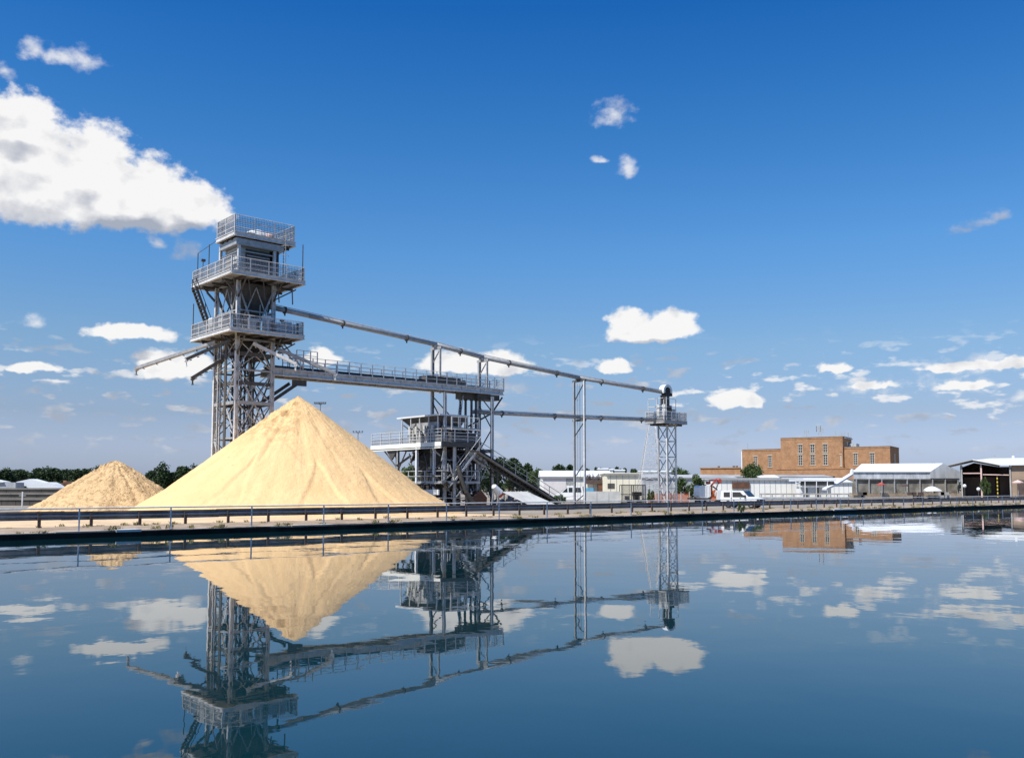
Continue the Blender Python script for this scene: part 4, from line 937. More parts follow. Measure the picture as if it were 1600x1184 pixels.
# ------------------------------------------------------------------ trees
def make_tree(name, H, rx, rz, seed, lm, n=2200, leaf=.55, trunk=.32, lobes=14):
    rnd = random.Random(seed); th = bpy.data.objects.new(name, None); COL.objects.link(th); ORG[th.name] = Vector((0, 0, 0))
    zc = H - rz; m = MB(); tz = max(.5, (H - 2 * rz) * 1.0)
    m.tube((0, 0, -.3), (rnd.uniform(-.2, .2), 0, tz + rz * .8), trunk, 8, trunk * .45)
    cen = []
    for i in range(lobes):
        a = rnd.uniform(0, 6.28); e = rnd.uniform(-.9, 1.0); k = rnd.uniform(.45, .8)
        c = Vector((math.cos(a) * rx * k * math.sqrt(1 - e * e * .8), math.sin(a) * rx * k * math.sqrt(1 - e * e * .8), zc + e * rz * .72)); cen.append((c, rnd.uniform(.28, .46) * min(rx, rz)))
        m.tube((0, 0, tz + rnd.uniform(-.1, .5) * rz), c, trunk * .3, 5, trunk * .08)
    m.build('trunk', 'bark', th)
    m = MB()
    for i in range(n):
        c, r = rnd.choice(cen); v = Vector((rnd.gauss(0, 1), rnd.gauss(0, 1), rnd.gauss(0, 1))).normalized() * r * (rnd.random() ** .35) * rnd.uniform(.85, 1.25)
        p = c + v; a = Vector((rnd.gauss(0, 1), rnd.gauss(0, 1), rnd.gauss(0, .6))).normalized(); b = a.cross(Vector((rnd.gauss(0, 1), rnd.gauss(0, 1), rnd.gauss(0, 1)))).normalized(); s = leaf * rnd.uniform(.5, 1.1)
        m.poly([p - a * s, p + b * s * .55, p + a * s * 1.0, p - b * s * .55], [(0, 1, 2, 3)])
    m.build('crown', lm, th)
    return th
protoA = make_tree('deciduous_tree', 10, 5.0, 4.2, 1, 'leaf_dark', 3200, .48)
protoB = make_tree('deciduous_tree', 10, 4.2, 4.6, 2, 'leaf_dark', 3000, .48)
protoC = make_tree('deciduous_tree', 10, 4.6, 4.3, 3, 'leaf_mid', 2800, .42)
protoD = make_tree('shrub', 5, 4.0, 2.4, 4, 'leaf_mid', 2400, .30, .15)
protoE = make_tree('conifer', 10, 2.3, 4.7, 6, 'leaf_dark', 1800, .4, .2, 18)
used = set()
def tree(proto, px, ptop, d, label, group=None, wpx=None, cat='tree'):
    base = P(px, 770, d); base.z = Z0; H = P(px, ptop, d).z - Z0; h0 = {protoD.name: 5}.get(proto.name, 10)
    sc = H / h0
    if proto.name in used: o = copy_thing(proto, base, random.uniform(0, 6.28), label, sc)
    else: used.add(proto.name); o = proto; o.location = base; o.scale = (sc,) * 3; o['label'] = label; o.rotation_euler.z = 0
    if wpx:
        w = wpx / F * d / 2; r0 = {protoA.name: 5.0, protoB.name: 4.3, protoC.name: 4.6, protoD.name: 4.0, protoE.name: 2.3}[proto.name]
        o.scale.x = o.scale.y = w / r0
    o['category'] = cat
    if group: o['group'] = group
    return o
GT = 'trees along the far left treeline'
for i, (x, y, w) in enumerate([(-22, 734, 40), (4, 733, 40), (30, 738, 36), (58, 731, 40), (82, 741, 36), (103, 738, 40), (124, 736, 36), (146, 729, 44)]):
    tree((protoA, protoB)[i % 2], x, y - 5, 300 + (i % 3) * 12, ['treeline tree cut by the left photo edge', 'leftmost whole crown of the left treeline', 'low crown above the gap between the grey and white roofs', 'tallest crown above the wide white roof', 'low crown just right of the wide white roof', 'crown touching the left slope of the small sand pile', 'crown behind the left slope of the small sand pile', 'higher crown rising behind the small sand pile'][i], GT, w)
for i, (x, y, w) in enumerate([(-10, 738, 60), (18, 735, 56), (46, 736, 56), (72, 733, 60), (94, 739, 56), (114, 735, 56), (135, 732, 60)]):
    tree((protoB, protoA)[i % 2], x, y - 3, 345, ['rear treeline crown at the photo edge', 'rear treeline crown above the grey walled shed', 'rear treeline crown over the peak of the wide white roof', 'rear treeline crown over the right part of the white roof', 'rear treeline crown above the small red house', 'rear treeline crown right of the small red house', 'rear treeline crown just left of the small heap'][i], GT, w)
GP = 'trees between the two sand piles'
tree(protoB, 262, 719, 190, 'tallest round dark tree between the two sand piles', GP, 44)
tree(protoA, 240, 734, 195, 'lower dark tree touching the small sand pile', GP, 34)
tree(protoA, 290, 727, 195, 'dark tree meeting the left slope of the tall sand cone', GP, 46)
tree(protoB, 312, 722, 230, 'dark tree top showing just left of the tower leg', GP, 30)
GM = 'trees behind the sloping conveyor'
tree(protoA, 795, 713, 190, 'broad dark tree behind the sloping conveyor', GM, 66)
tree(protoB, 770, 722, 200, 'dark tree behind the right trestle post', GM, 40)
tree(protoA, 818, 722, 192, 'dark tree at the right end of the conveyor clump', GM, 34)
tree(protoC, 838, 733, 185, 'paler green tree beside the cream building', GM, 30)
tree(protoC, 640, 728, 150, 'pale green tree seen under the screening platform', GM, 36)
tree(protoA, 618, 730, 170, 'dark tree at the foot of the screening platform bracing', GM, 30)
tree(protoA, 882, 724, 260, 'dome shaped dark tree behind the cream roof', None, 46)
for i, (x, y) in enumerate(((920, 728), (934, 726), (944, 727), (958, 728), (966, 725), (975, 727), (992, 731), (906, 731))):
    tree(protoE if i not in (6,) else protoA, x, y, 330, ['slim dark tree first right of the pylon', 'slim dark tree second in the row right of the pylon', 'slim dark tree third in the row right of the pylon', 'slim dark tree standing after the first white roof stack', 'tallest slim dark tree in the row right of the pylon', 'slim dark tree beside the last white roof stack', 'rounded dark tree at the right end of the row', 'slim dark tree seen between the pylon legs'][i], 'slim trees right of the pipe pylon', 16 if i != 6 else 20)
tree(protoD, 1077, 741, 165, 'broad rounded green bush right of the small tower', None, 56, 'bush')
tree(protoC, 1064, 731, 250, 'light green tree top above the round bush', None, 34)
tree(protoC, 1176, 725, 210, 'yellow green tree in front of the brick building', None, 40)
tree(protoD, 1541, 745, 200, 'small dark bush growing before the open shed', None, 18, 'bush')
tree(protoC, 1395, 752, 230, 'small green tree in front of the grey shed', None, 14)
tree(protoD, 35, 756, 150, 'small bush in front of the white roofed shed at far left', None, 18, 'bush')
# continuous distant woodland on the horizon
def wood():
    rnd = random.Random(31); m = MB()
    for i in range(9000):
        X = rnd.uniform(-420, 420); D = 560 + rnd.uniform(0, 30) ; h = 5.5 + 3 * noise.noise(Vector((X * .03, 0, 0))) + 1.6 * noise.noise(Vector((X * .15, 3, 0)))
        z = h * rnd.random() ** .6; s = rnd.uniform(.6, 1.4); a = Vector((rnd.gauss(0, 1), rnd.gauss(0, 1), rnd.gauss(0, 1))).normalized(); b = a.cross(Vector((rnd.gauss(0, 1), rnd.gauss(0, 1), rnd.gauss(0, 1)))).normalized()
        p = Vector((X, D, z + Z0)); m.poly([p - a * s, p + b * s, p + a * s, p - b * s], [(0, 1, 2, 3)])
    tag(m.build('distant_wood', 'leaf_dark'), 'low band of distant woodland along the horizon', None, kind='stuff')
wood()

# ------------------------------------------------------------------ brick works building
def brick_building():
    beta = R(32); w = Vector((math.cos(beta), -math.sin(beta), 0)); bk = Vector((math.sin(beta), math.cos(beta), 0))
    P0 = Vector((109.2, 440.0, 0)); th = thing('brick_building', 'large stepped orange brick works with flat roofs and rooftop aerials', 'building', P0 + Vector((0, 0, Z0)), 'local', rotz=-beta)
    def openwall(x0, x1, z0, z1, wins, y=0.0, d=.6):
        """front wall at y with window openings, built as strips"""
        m = MB(); xs = sorted({x0, x1, *[a for w_ in wins for a in w_[:2]]})
        for a, b in zip(xs, xs[1:]):
            cut = sorted([(w_[2], w_[3]) for w_ in wins if w_[0] < b - 1e-6 and w_[1] > a + 1e-6]); z = z0
            for c, e in cut:
                m.box(a, b, y, y + d, z, c); z = e
            m.box(a, b, y, y + d, z, z1)
        return m
    rz = -Z0
    def window(x0, x1, z0, z1, y, blocked=False):
        f = MB(); t = .22
        f.box(x0 - .25, x1 + .25, y - .08, y - .003, z1, z1 + .35); f.box(x0 - .3, x1 + .3, y - .15, y - .003, z0 - .3, z0)
        xm = (x0 + x1) / 2
        f.box(x0, x0 + t, y + .15, y + .3, z0, z1); f.box(x1 - t, x1, y + .15, y + .3, z0, z1); f.box(xm - .1, xm + .1, y + .15, y + .3, z0, z1)
        f.box(x0 + t, x1 - t, y + .15, y + .3, z1 - t, z1)
        n = max(2, round((z1 - z0) / 1.1))
        for k in range(1, n): z = z0 + (z1 - z0) * k / n; f.box(x0 + t, x1 - t, y + .17, y + .28, z - .08, z + .08)
        o = f.build('window', 'winframe', th); g_ = MB(); g_.box(x0, x1, y + .32, y + .36, z0, z1); g_.build('pane', 'glass', o)
    def block(x0, x1, d, z1, wins, y=0.0, z0=0.0, sidewins=()):
        openwall(x0, x1, z0, z1 - .9, wins, y).build('front_wall', 'brick', th)
        m = MB(); m.box(x0 + .01, x1 - .01, y + .6, y + d, z0, z1 - .9); m.build('rear_mass', 'brick', th)
        m = MB(); m.box(x0 - .12, x1 + .12, y - .12, y + d + .12, z1 - .9, z1 - .75); m.box(x0, x1, y, y + d, z1 - .75, z1 - .12); m.build('parapet', 'brick', th)
        m = MB(); m.box(x0 - .15, x1 + .15, y - .15, y + d + .15, z1 - .12, z1); m.build('roof_cap', 'concrete', th)
        for w_ in wins: window(*w_, y)
    Hl = 20.9 - Z0; Hc = 25.8 - Z0; Hr = 21.0 - Z0
    LWn = [(5.5, 7.2, 12.0, 17.0), (12.2, 14.0, 12.0, 17.2)]
    block(0, 18.6, 16, Hl, LWn, 0)
    cw = []
    for xc in (27.5, 33.0, 38.6): cw += [(xc - 1.0, xc + 1.0, 12.6, 17.2), (xc - 1.0, xc + 1.0, 18.3, 21.9)]
    cw.append((45.0, 45.6, 12.0, 17.0))
    block(18.6, 46.3, 18, Hc, cw, -1.2)
    block(46.3, 65.9, 22, Hr, [(50.5, 52.3, 12.5, 17.5), (57.4, 59.4, 12.5, 17.5)], 0)
    m = MB(); m.box(16.4, 18.6, -.9, 0, 0, 18.4); m.build('buttress', 'brick', th)
    m = MB(); m.box(-.2, 47.2, -1.9, -1.22, 10.6, 11.1); m.box(47.2, 66, -.5, -.02, 10.6, 11.1); m.build('string_course', 'brick', th)
    m = MB(); m.box(-1.0, 47.0, -4.0, -1.9, 0, 10.3); m.box(47.0, 67.0, -4.0, -.5, 0, 10.3); m.build('lower_storey', 'brick', th)
    m = MB()
    for x in (22, 29, 36, 42): m.box(x, x + 1.2, -4.06, -3.98, 5.6, 7.4)
    m.box(30, 34.5, -4.06, -3.98, 5.2, 6.8); m.build('low_windows', 'glass', th)
    # side window on the right end, small
    f = MB(); f.box(65.92, 66.05, 9.5, 11.5, 12.5, 17.5); f.build('side_window', 'winframe', th)
    f = MB(); f.box(46.32, 46.5, 6.5, 8.5, 21.4, 23.2); f.build('side_window', 'winframe', th)
    f = MB(); f.box(46.5, 50, 9, 15.5, 20.4, 22.3); f.box(46.5, 46.9, 1.5, 16.6, 24.4, 24.9); f.build('stair_head', 'greywall', th)
    # aerials
    m = MB()
    def mast(x, y, z, h, arms=0):
        m.bar((x, y, z), (x, y, z + h), .22)
        for k in range(arms): m.bar((x - .9, y, z + h * (.6 + .2 * k)), (x + .9, y, z + h * (.6 + .2 * k)), .16); m.bar((x - .9, y, z + h * .5), (x - .9, y, z + h), .3); m.bar((x + .9, y, z + h * .5), (x + .9, y, z + h), .3)
    mast(29, 4, Hc, 3.4, 1); mast(34.6, 4, Hc, 5.2, 2); mast(35.6, 4, Hc, 4.0, 1); mast(42, 4, Hc, 3.2, 0)
    for k in range(5): mast(44.0 + k * 1.0 if k < 3 else 44 + k * .6, 7 + k * 2, Hc, 2.0 + .3 * (k % 2))
    m.bar((42.5, 3, Hc + 1.2), (46, 3, Hc + 2.4), .15); m.bar((42.5, 8, Hc + 1.0), (46.2, 8, Hc + 1.9), .15)
    mast(1.0, 5, Hl, 3.0, 0)
    m.build('rooftop_aerials', 'galv', th)
    # pale drainpipe at the left corner
    MB().bar((-.25, -.1, 2), (-.25, -.1, Hl - 1), .35).build('drainpipe', 'whitewall', th)
    # low brick wing on the left
    th2 = thing('brick_annex', 'long low brick annex left of the tall brick works', 'building', P0 + Vector((0, 0, Z0)), 'local', rotz=-beta)
    m = MB(); m.box(-22, -.6, 3, 15, 0, 11.6); m.build('walls', 'brick', th2)
    m = MB(); m.box(-22.3, -.5, 2.6, 15.2, 11.6, 12.1); m.build('roof_edge', 'brick', th2)
    m = MB(); m.box(-22.5, -.6, 2.2, 2.95, 7.2, 8.0); m.build('band', 'concrete_pale', th2)
    m = MB()
    for x in (-14, -6.5, -5): m.box(x, x + .8, 5, 6, 12.1, 12.8)
    m.build('roof_vents', 'galv_dark', th2)
brick_building()

# ------------------------------------------------------------------ sheds and low buildings (photo-plane aligned boxes placed at their own distances)
def bx(m, x0, x1, ytop, ybot, d, depth, zt=None, zb=None):
    """box whose front spans pixel columns x0..x1 at distance d"""
    m.box(GX(x0, d), GX(x1, d), d, d + depth, P(0, ybot, d).z if zb is None else zb, P(0, ytop, d).z if zt is None else zt)
    return m
def low_building(name, label, x0, x1, ytop, d, depth, wm, rm, pitch=.0, group=None):
    c = P((x0 + x1) / 2, 770, d); c.z = Z0; th = thing(name, label, 'building', c, 'world', group=group)
    X0, X1, zt = GX(x0, d), GX(x1, d), P(0, ytop, d).z
    if X1 - X0 > 6:
        m = MB(); x = X0 + .8
        while x < X1 - .3: m.box(x, x + .05, d - .05, d - .004, Z0, zt - pitch - .4); x += 1.1
        m.bar((X0, d - .28, zt - pitch - .3), (X1, d - .28, zt - pitch - .3), .16); m.build('cladding_seams', 'greyroof', th)
    m = MB(); m.box(X0, X1, d, d + depth, Z0 - .1, zt - pitch - .12); m.build('walls', wm, th)
    m = MB(); o = .25
    if pitch: m.prism([(d - o, zt - pitch - .12), (d + depth + o, zt - pitch - .12), (d + depth / 2, zt)], X0 - o, X1 + o, 'x')
    else: m.box(X0 - o, X1 + o, d - o, d + depth + o, zt - .12, zt)
    m.build('roof', rm, th); return th, X0, X1, zt
# cream workshop with roller door
th, X0, X1, zt = low_building('workshop', 'cream workshop with pale roller door behind the pipe pylon', 846, 956, 734, 172, 14, 'whitewall', 'whiteroof', 1.1)
d = 172
m = MB(); m.box(GX(849, d), GX(884, d), d - .06, d - .003, Z0, P(0, 744, d).z); m.build('roller_door', mat('pale_roller_door', (.70, .66, .64), .7, 0, .06, 1), th)
m = MB(); m.box(GX(884.6, d), GX(897, d), d - .06, d - .003, P(0, 757, d).z, P(0, 745, d).z); m.build('louvred_window', 'grating', th)
m = MB(); m.box(GX(915, d), GX(946, d), d - 1.5, d - .3, P(0, 756, d).z, P(0, 750, d).z)
rnd = random.Random(4)
for i in range(26): x = rnd.uniform(GX(914, d), GX(947, d)); m.bar((x, d - 1, P(0, 752, d).z), (x + rnd.uniform(-.3, .3), d - 1, P(0, rnd.uniform(739, 749), d).z), .12)
m.build('stored_scrap', 'door', th)
m = MB(); m.box(GX(933, d), GX(946, d), d - 1.4, d - .1, Z0, P(0, 755, d).z); m.build('rusty_cabinet', 'rust', th)
th, X0, X1, zt = low_building('workshop', 'plain cream block with small barred window right of the pylon', 946, 1002, 738.5, 165, 12, 'creamwall', 'creamwall')
m = MB(); d = 165; m.box(GX(949, d), GX(960, d), d - .05, d - .003, P(0, 763, d).z, P(0, 755, d).z); m.build('window', 'galv_dark', th)
th, X0, X1, zt = low_building('warehouse', 'dull grey warehouse behind the small lattice tower', 1002, 1150, 740.5, 235, 20, 'greywall', 'greyroof', .8)
th, X0, X1, zt = low_building('warehouse', 'pale grey flat roofed shed below the brick annex', 1100, 1300, 741, 300, 20, 'concrete', 'greyroof', .6)
th, X0, X1, zt = low_building('warehouse', 'long low white building in front of the brick works', 1112, 1252, 747, 190, 12, 'whitewall', 'whiteroof')
m = MB(); d = 190; m.box(GX(1143, d), GX(1170, d), d - .3, d - .01, P(0, 763, d).z, P(0, 753, d).z); m.build('recessed_opening', 'rust', th)
th, X0, X1, zt = low_building('warehouse', 'white block stepping up behind the long white building', 1189, 1216, 741.5, 205, 8, 'whitewall', 'whiteroof', .5)
th, X0, X1, zt = low_building('warehouse', 'white roofed building behind the striped canopy', 1236, 1330, 746, 212, 14, 'whitewall', 'whiteroof', .9)
for (a, b, y, lab) in ((936, 950, 731, 'small white roof unit nearest the slim trees'), (951, 958, 732, 'narrow white roof unit in the middle'), (960, 976, 733, 'low white roof unit right of the middle'), (1000, 1052, 735, 'long white roof unit behind the small tower')):
    low_building('rooftop_unit', lab, a, b, y, 250, 5, 'whitewall', 'whiteroof', .2, 'white units behind the cream block')
# white canopy (lean-to)
c = P(1280, 770, 182); c.z = Z0; th = thing('yard_canopy', 'white framed canopy with dark striped opening beside the long white building', 'canopy', c, 'world')
d = 182
m = MB(); m.box(GX(1246, d), GX(1306, d), d, d + 6, P(0, 751.5, d).z, P(0, 748, d).z); m.build('roof', 'whiteroof', th)
m = MB(); m.box(GX(1250, d), GX(1303, d), d + .3, d + .5, P(0, 758.5, d).z, P(0, 751.6, d).z); m.build('shade_screen', 'galv_dark', th)
m = MB()
for x in (1243, 1249, 1257, 1275, 1292): m.bar((GX(x, d), d + .1, Z0), (GX(x, d), d + .1, P(0, 752, d).z), .14)
m.bar((GX(1243, d), d, P(0, 755, d).z), (GX(1250, d), d, P(0, 753, d).z), .12); m.build('posts', 'white', th)
m = MB(); m.box(GX(1252, d), GX(1300, d), d + 1, d + 4, Z0, P(0, 760.5, d).z); m.build('stored_panels', 'whitewall', th)
m = MB(); m.box(GX(1258, d), GX(1260, d), d - .4, d + .1, Z0, P(0, 762, d).z); m.box(GX(1275, d), GX(1277.5, d), d - .4, d + .1, Z0, P(0, 761, d).z); m.build('bins', 'dark', th)
m = MB(); m.bar(P(1330, 741, 190), P(1306, 756, 184), .9, .35); m.bar(P(1306, 756, 184), P(1288, 764, 180), .9, .35); m.bar(P(1332, 733, 190), P(1330, 741, 190), .9, .4); m.build('sloping_duct', 'whiteroof', th)

# grey translucent shed
def grey_shed():
    d = 225; c = P(1412, 770, d); c.z = Z0; th = thing('storage_shed', 'wide grey sheeted shed with white roof right of the brick works', 'building', c, 'world')
    z = lambda y: P(0, y, d).z
    X0, X1, XG = GX(1333, d), GX(1498, d), GX(1452, d)
    m = MB(); m.poly([(X0 - .3, d - .3, z(736.5)), (XG, d - .3, z(736.5)), (GX(1473, d + 6), d + 6, P(0, 723.5, d + 6).z), (GX(1346, d + 6), d + 6, P(0, 724.5, d + 6).z), (X0 - .3, d - .3, z(737.3)), (XG, d - .3, z(737.3)), (GX(1473, d + 6), d + 6, P(0, 724.5, d + 6).z), (GX(1346, d + 6), d + 6, P(0, 725.3, d + 6).z)],
           [(0, 1, 2, 3), (7, 6, 5, 4), (0, 4, 5, 1), (1, 5, 6, 2), (2, 6, 7, 3), (3, 7, 4, 0)]); m.build('roof', 'whiteroof', th)
    m = MB(); m.prism([(XG, z(737.2)), (GX(1473, d), z(724)), (GX(1498, d), z(736.5)), (X1, z(747)), (XG, z(747))], d - .25, d - .05); m.build('gable', 'greywall', th)
    m = MB(); n = 16
    for i in range(n): a = X0 + (X1 - X0) * i / n; b = X0 + (X1 - X0) * (i + 1) / n; m.box(a + .02, b - .02, d - .02 * (i % 2), d + .1, z(748), z(737))
    m.build('wall_sheeting', mat('translucent_sheeting', (.60, .63, .64), .6, 0, .3, .3, stretch=(3, 3, 1)), th)
    m = MB(); m.box(X0, X1, d + .3, d + 12, Z0, z(748.2)); m.build('dark_interior', mat('dusty_boards', (.26, .24, .20), .85, 0, .5, .5), th)
    m = MB(); m.box(X0 + .5, X1, d - .1, d + .25, z(750), z(748.1)); m.build('lower_beam', 'galv_dark', th)
    for k in range(9): x = X0 + .6 + (X1 - X0 - 1) * k / 8; MB().box(x - .12, x + .12, d - .12, d + .2, Z0, z(748)).build('post', 'galv', th)
    m = MB(); m.bar((GX(1474, d), d + 6.2, z(724)), (GX(1474, d), d + 6.2, z(720)), .12); m.bar((GX(1478, d), d + 6.2, z(724)), (GX(1478, d), d + 6.2, z(721)), .12); m.build('roof_posts', 'galv', th)
grey_shed()
def open_shed():
    d = 205; c = Vector((GX(1545, d), d, 0)); th = thing('open_shed', 'dark brown open fronted shed with low pale peaked roof at the right edge', 'building', c, 'local', rotz=-R(27))
    z = lambda y: P(0, y, d).z; D = 16
    g = lambda p: (p - 1545) * d * math.cos(R(27.2)) / F
    def sheet(m, x0, y0, x1, y1, t=.2, ya=-1.2, yb=D):
        m.prism([(g(x0), z(y0)), (g(x1), z(y1)), (g(x1), z(y1) + t), (g(x0), z(y0) + t)], ya, yb); return m
    sheet(MB(), 1479, 727, 1519, 718.5, .12).build('roof_slope', 'greyroof', th); sheet(MB(), 1519.2, 718.5, 1562, 727).build('roof_slope', 'whiteroof', th)
    m = MB(); m.prism([(g(1524), z(718.3)), (g(1546), z(716)), (g(1720), z(716)), (g(1720), z(727)), (g(1563), z(727))], -.9, -.6); m.build('canopy_fascia', 'whiteroof', th)
    MB().box(g(1560), g(1720), -.6, D, z(719.5), z(718)).build('flat_roof', 'whiteroof', th)
    MB().box(g(1500), g(1720), D - .3, D, Z0, z(727)).build('rear_wall', 'brownwall', th); MB().box(g(1499), g(1501), .2, D - .3, Z0, z(726.5)).build('side_wall', 'brownwall', th)
    m = MB(); m.prism([(g(1500), z(727)), (g(1520), z(720)), (g(1560), z(727))], D - .6, D - .31); m.build('rear_gable', 'brownwall', th)
    MB().box(g(1579), g(1720), 0, .3, Z0, z(727.2)).build('front_wall', mat('tan_sheet_wall', (.34, .25, .18), .85, 0, .2, .5), th)
    for x, mm in ((1501, 'concrete'), (1532, 'pink'), (1577, 'concrete')): MB().box(g(x - 1.2), g(x + 1.2), -.25, .0, Z0, z(726)).build('column', mm, th)
    MB().bar((g(1503), .1, z(739)), (g(1531), .1, z(739)), .22).build('cross_beam', 'pink', th); MB().bar((g(1534), .3, z(741)), (g(1575), .3, z(742)), .2).build('cross_beam', 'pink', th)
    for a_, b_, yy in ((1504, 1529, 6), (1536, 1554, 7), (1561, 1575, 6)): MB().box(g(a_), g(b_), yy, yy + 1, Z0, z(745)).build('stacked_boards', 'brownwall', th)
    MB().box(g(1587), g(1599), -.2, -.02, Z0, z(750)).build('door', 'door', th)
    m = MB(); m.bar((g(1551), 3, z(716)), (g(1555), 3, z(711)), .12); m.bar((g(1549), 3, z(711)), (g(1561), 3, z(712)), .12); m.build('roof_aerial', 'galv', th)
    MB().lathe((g(1583), 1, z(716.2)), [(.05, 0), (.3, .1), (.3, .45), (.05, .6)], 10).build('roof_vent', 'white', th)
    # striped pole
    p = P(1559, 770, 196); p.z = Z0; t2 = thing('striped_pole', 'yellow and black banded pole before the open shed', 'pole', p, 'world')
    hz = P(0, 743, 196).z - Z0
    for k, mm in ((0, 'yellow'), (1, 'belt')):
        m = MB()
        for i in range(k, 12, 2): m.tube((p.x, p.y, Z0 + hz * i / 12), (p.x, p.y, Z0 + hz * (i + 1) / 12), .13, 10)
        m.build('bands', mm, t2)
    # globe lamps
    for x, y, lab in ((1507.5, 759, 'white globe lamp left of the open shed column'), (1529, 764, 'small white globe lamp at the foot of the shed column')):
        p = P(x, 770, 190); p.z = Z0; t3 = thing('globe_lamp', lab, 'lamp', p, 'world', group='white globe lamps by the open shed'); zz = P(0, y, 190).z
        MB().tube((p.x, p.y, Z0), (p.x, p.y, zz - .2), .06, 8).build('post', 'galv_dark', t3)
        MB().lathe((p.x, p.y, zz), [(.05, -.38), (.27, -.26), (.38, 0), (.27, .26), (.05, .38)], 14).build('globe', 'white', t3, smooth=True)
open_shed()

# parasols, star sign, tarpaulin stalls
def parasol(px, ytop, d, w, m1, label, dx=0):
    p = P(px, 770, d); p.z = Z0; zt = P(0, ytop, d).z; th = thing('parasol', label, 'parasol', p, 'world', group='parasols on the right hand bank')
    MB().tube((p.x, p.y, Z0), (p.x, p.y, zt), .05, 8).build('pole', 'galv', th)
    m = MB(); n = 8
    vs = [(p.x, p.y, zt)] + [(p.x + w * math.cos(i * math.tau / n), p.y + w * math.sin(i * math.tau / n), zt - w * .42) for i in range(n)] + [(p.x + w * math.cos(i * math.tau / n), p.y + w * math.sin(i * math.tau / n), zt - w * .42 - .18) for i in range(n)]
    m.poly(vs, [(0, 1 + i, 1 + (i + 1) % n) for i in range(n)] + [(1 + i, 9 + i, 9 + (i + 1) % n, 1 + (i + 1) % n) for i in range(n)]); m.build('canopy', m1, th)
parasol(1591, 749.5, 175, 1.0, 'pink', 'faded pink parasol near the right photo edge')
parasol(1415, 755.5, 190, .8, 'door', 'small dark brown parasol before the grey shed')
parasol(1377, 753.5, 185, .85, 'red', 'red parasol in front of the grey shed')
def stall():
    d = 178; c = P(1455, 770, d); c.z = Z0; th = thing('covered_boat', 'low white tarpaulin covered boat on a trailer before the grey shed', 'boat', c, 'world')
    z = lambda y: P(0, y, d).z; m = MB(); n = 9; vs = []; fs = []
    for i in range(n):
        k = i / (n - 1); x = GX(1443 + 26 * k, d); wz = math.sin(math.pi * min(1, .15 + k * .8)) ; hw = .9 * math.sin(math.pi * (.12 + .80 * k)) ** .6
        for a in (0, .5, 1, 1.5, 2): ang = math.pi * a / 2; vs.append((x, d + hw * math.cos(ang), z(767) + (z(759.5) - z(767)) * (math.sin(ang) ** .8 * wz if a not in (0, 2) else 0)))
    for i in range(n - 1):
        for j in range(4): a = i * 5 + j; fs.append((a, a + 5, a + 6, a + 1))
    m.poly(vs, fs + [tuple(range(5)), tuple(range((n - 1) * 5, n * 5))[::-1]] + [tuple([i * 5 for i in range(n)][::-1] + [i * 5 + 4 for i in range(n)])]); o = m.build('cover', 'white', th); fix_normals(o)
    m = MB(); m.box(GX(1446, d), GX(1466, d), d - .4, d + .4, Z0 + .35, Z0 + .5)
    for x in (1452, 1461): m.tube((GX(x, d), d - .8, Z0 + .32), (GX(x, d), d + .8, Z0 + .32), .3, 12)
    m.build('trailer', 'dark', th)
stall()
# low garden clutter strip in front of the sheds: picket fence, tables
def bank_clutter():
    rnd = random.Random(8)
    th = thing('timber_fence', 'low weathered timber fence in front of the grey shed', 'fence', P(1410, 770, 186).xyz, 'world'); th.location.z = Z0; ORG[th.name] = Vector(th.location)
    d = 186
    m = MB(); x = GX(1325, d)
    while x < GX(1500, d): m.box(x, x + .14, d, d + .04, Z0, Z0 + 1.0 + rnd.uniform(-.1, .1)); x += .2
    m.build('pales', 'verge', th)
    m = MB(); m.box(GX(1325, d), GX(1500, d), d + .05, d + .1, Z0 + .3, Z0 + .4); m.box(GX(1325, d), GX(1500, d), d + .05, d + .1, Z0 + .9, Z0 + 1.0); m.build('fence_rails', 'bark', th)
    for i, (px, lab) in enumerate(((1428, 'stack of dark crates left of the covered boat'), (1478, 'stack of grey crates right of the covered boat'), (1345, 'stack of grey crates at the left end of the grey shed'))):
        d2 = 182; c = P(px, 770, d2); c.z = Z0; th = thing('crate_stack', lab, 'crates', c, 'world', group='crate stacks on the right hand bank')
        m = MB()
        for k in range(6): a = rnd.uniform(-1.6, 1.0); zz = Z0 + (k // 3) * .62; m.box(c.x + a, c.x + a + .8, c.y - .4, c.y + .4, zz, zz + .6)
        m.build('crates', ('door', 'concrete', 'galv_dark')[i], th)
bank_clutter()
# grey low wall behind right-hand yard
d = 150; th = thing('yard_wall', 'low grey yard barrier behind the white pickup', 'barrier', P(1250, 770, d).xyz, 'world'); th.location.z = Z0; ORG[th.name] = Vector(th.location)
for y0, y1 in ((.9, 1.15), (.25, .55)): MB().box(GX(1186, d), GX(1326, d), d, d + .08, Z0 + y0, Z0 + y1).build('rail', 'concrete' if y0 > .5 else 'greywall', th)
for k in range(9): x = GX(1188 + 17 * k, d); MB().box(x, x + .12, d + .09, d + .2, Z0, Z0 + 1.1).build('post', 'galv', th)

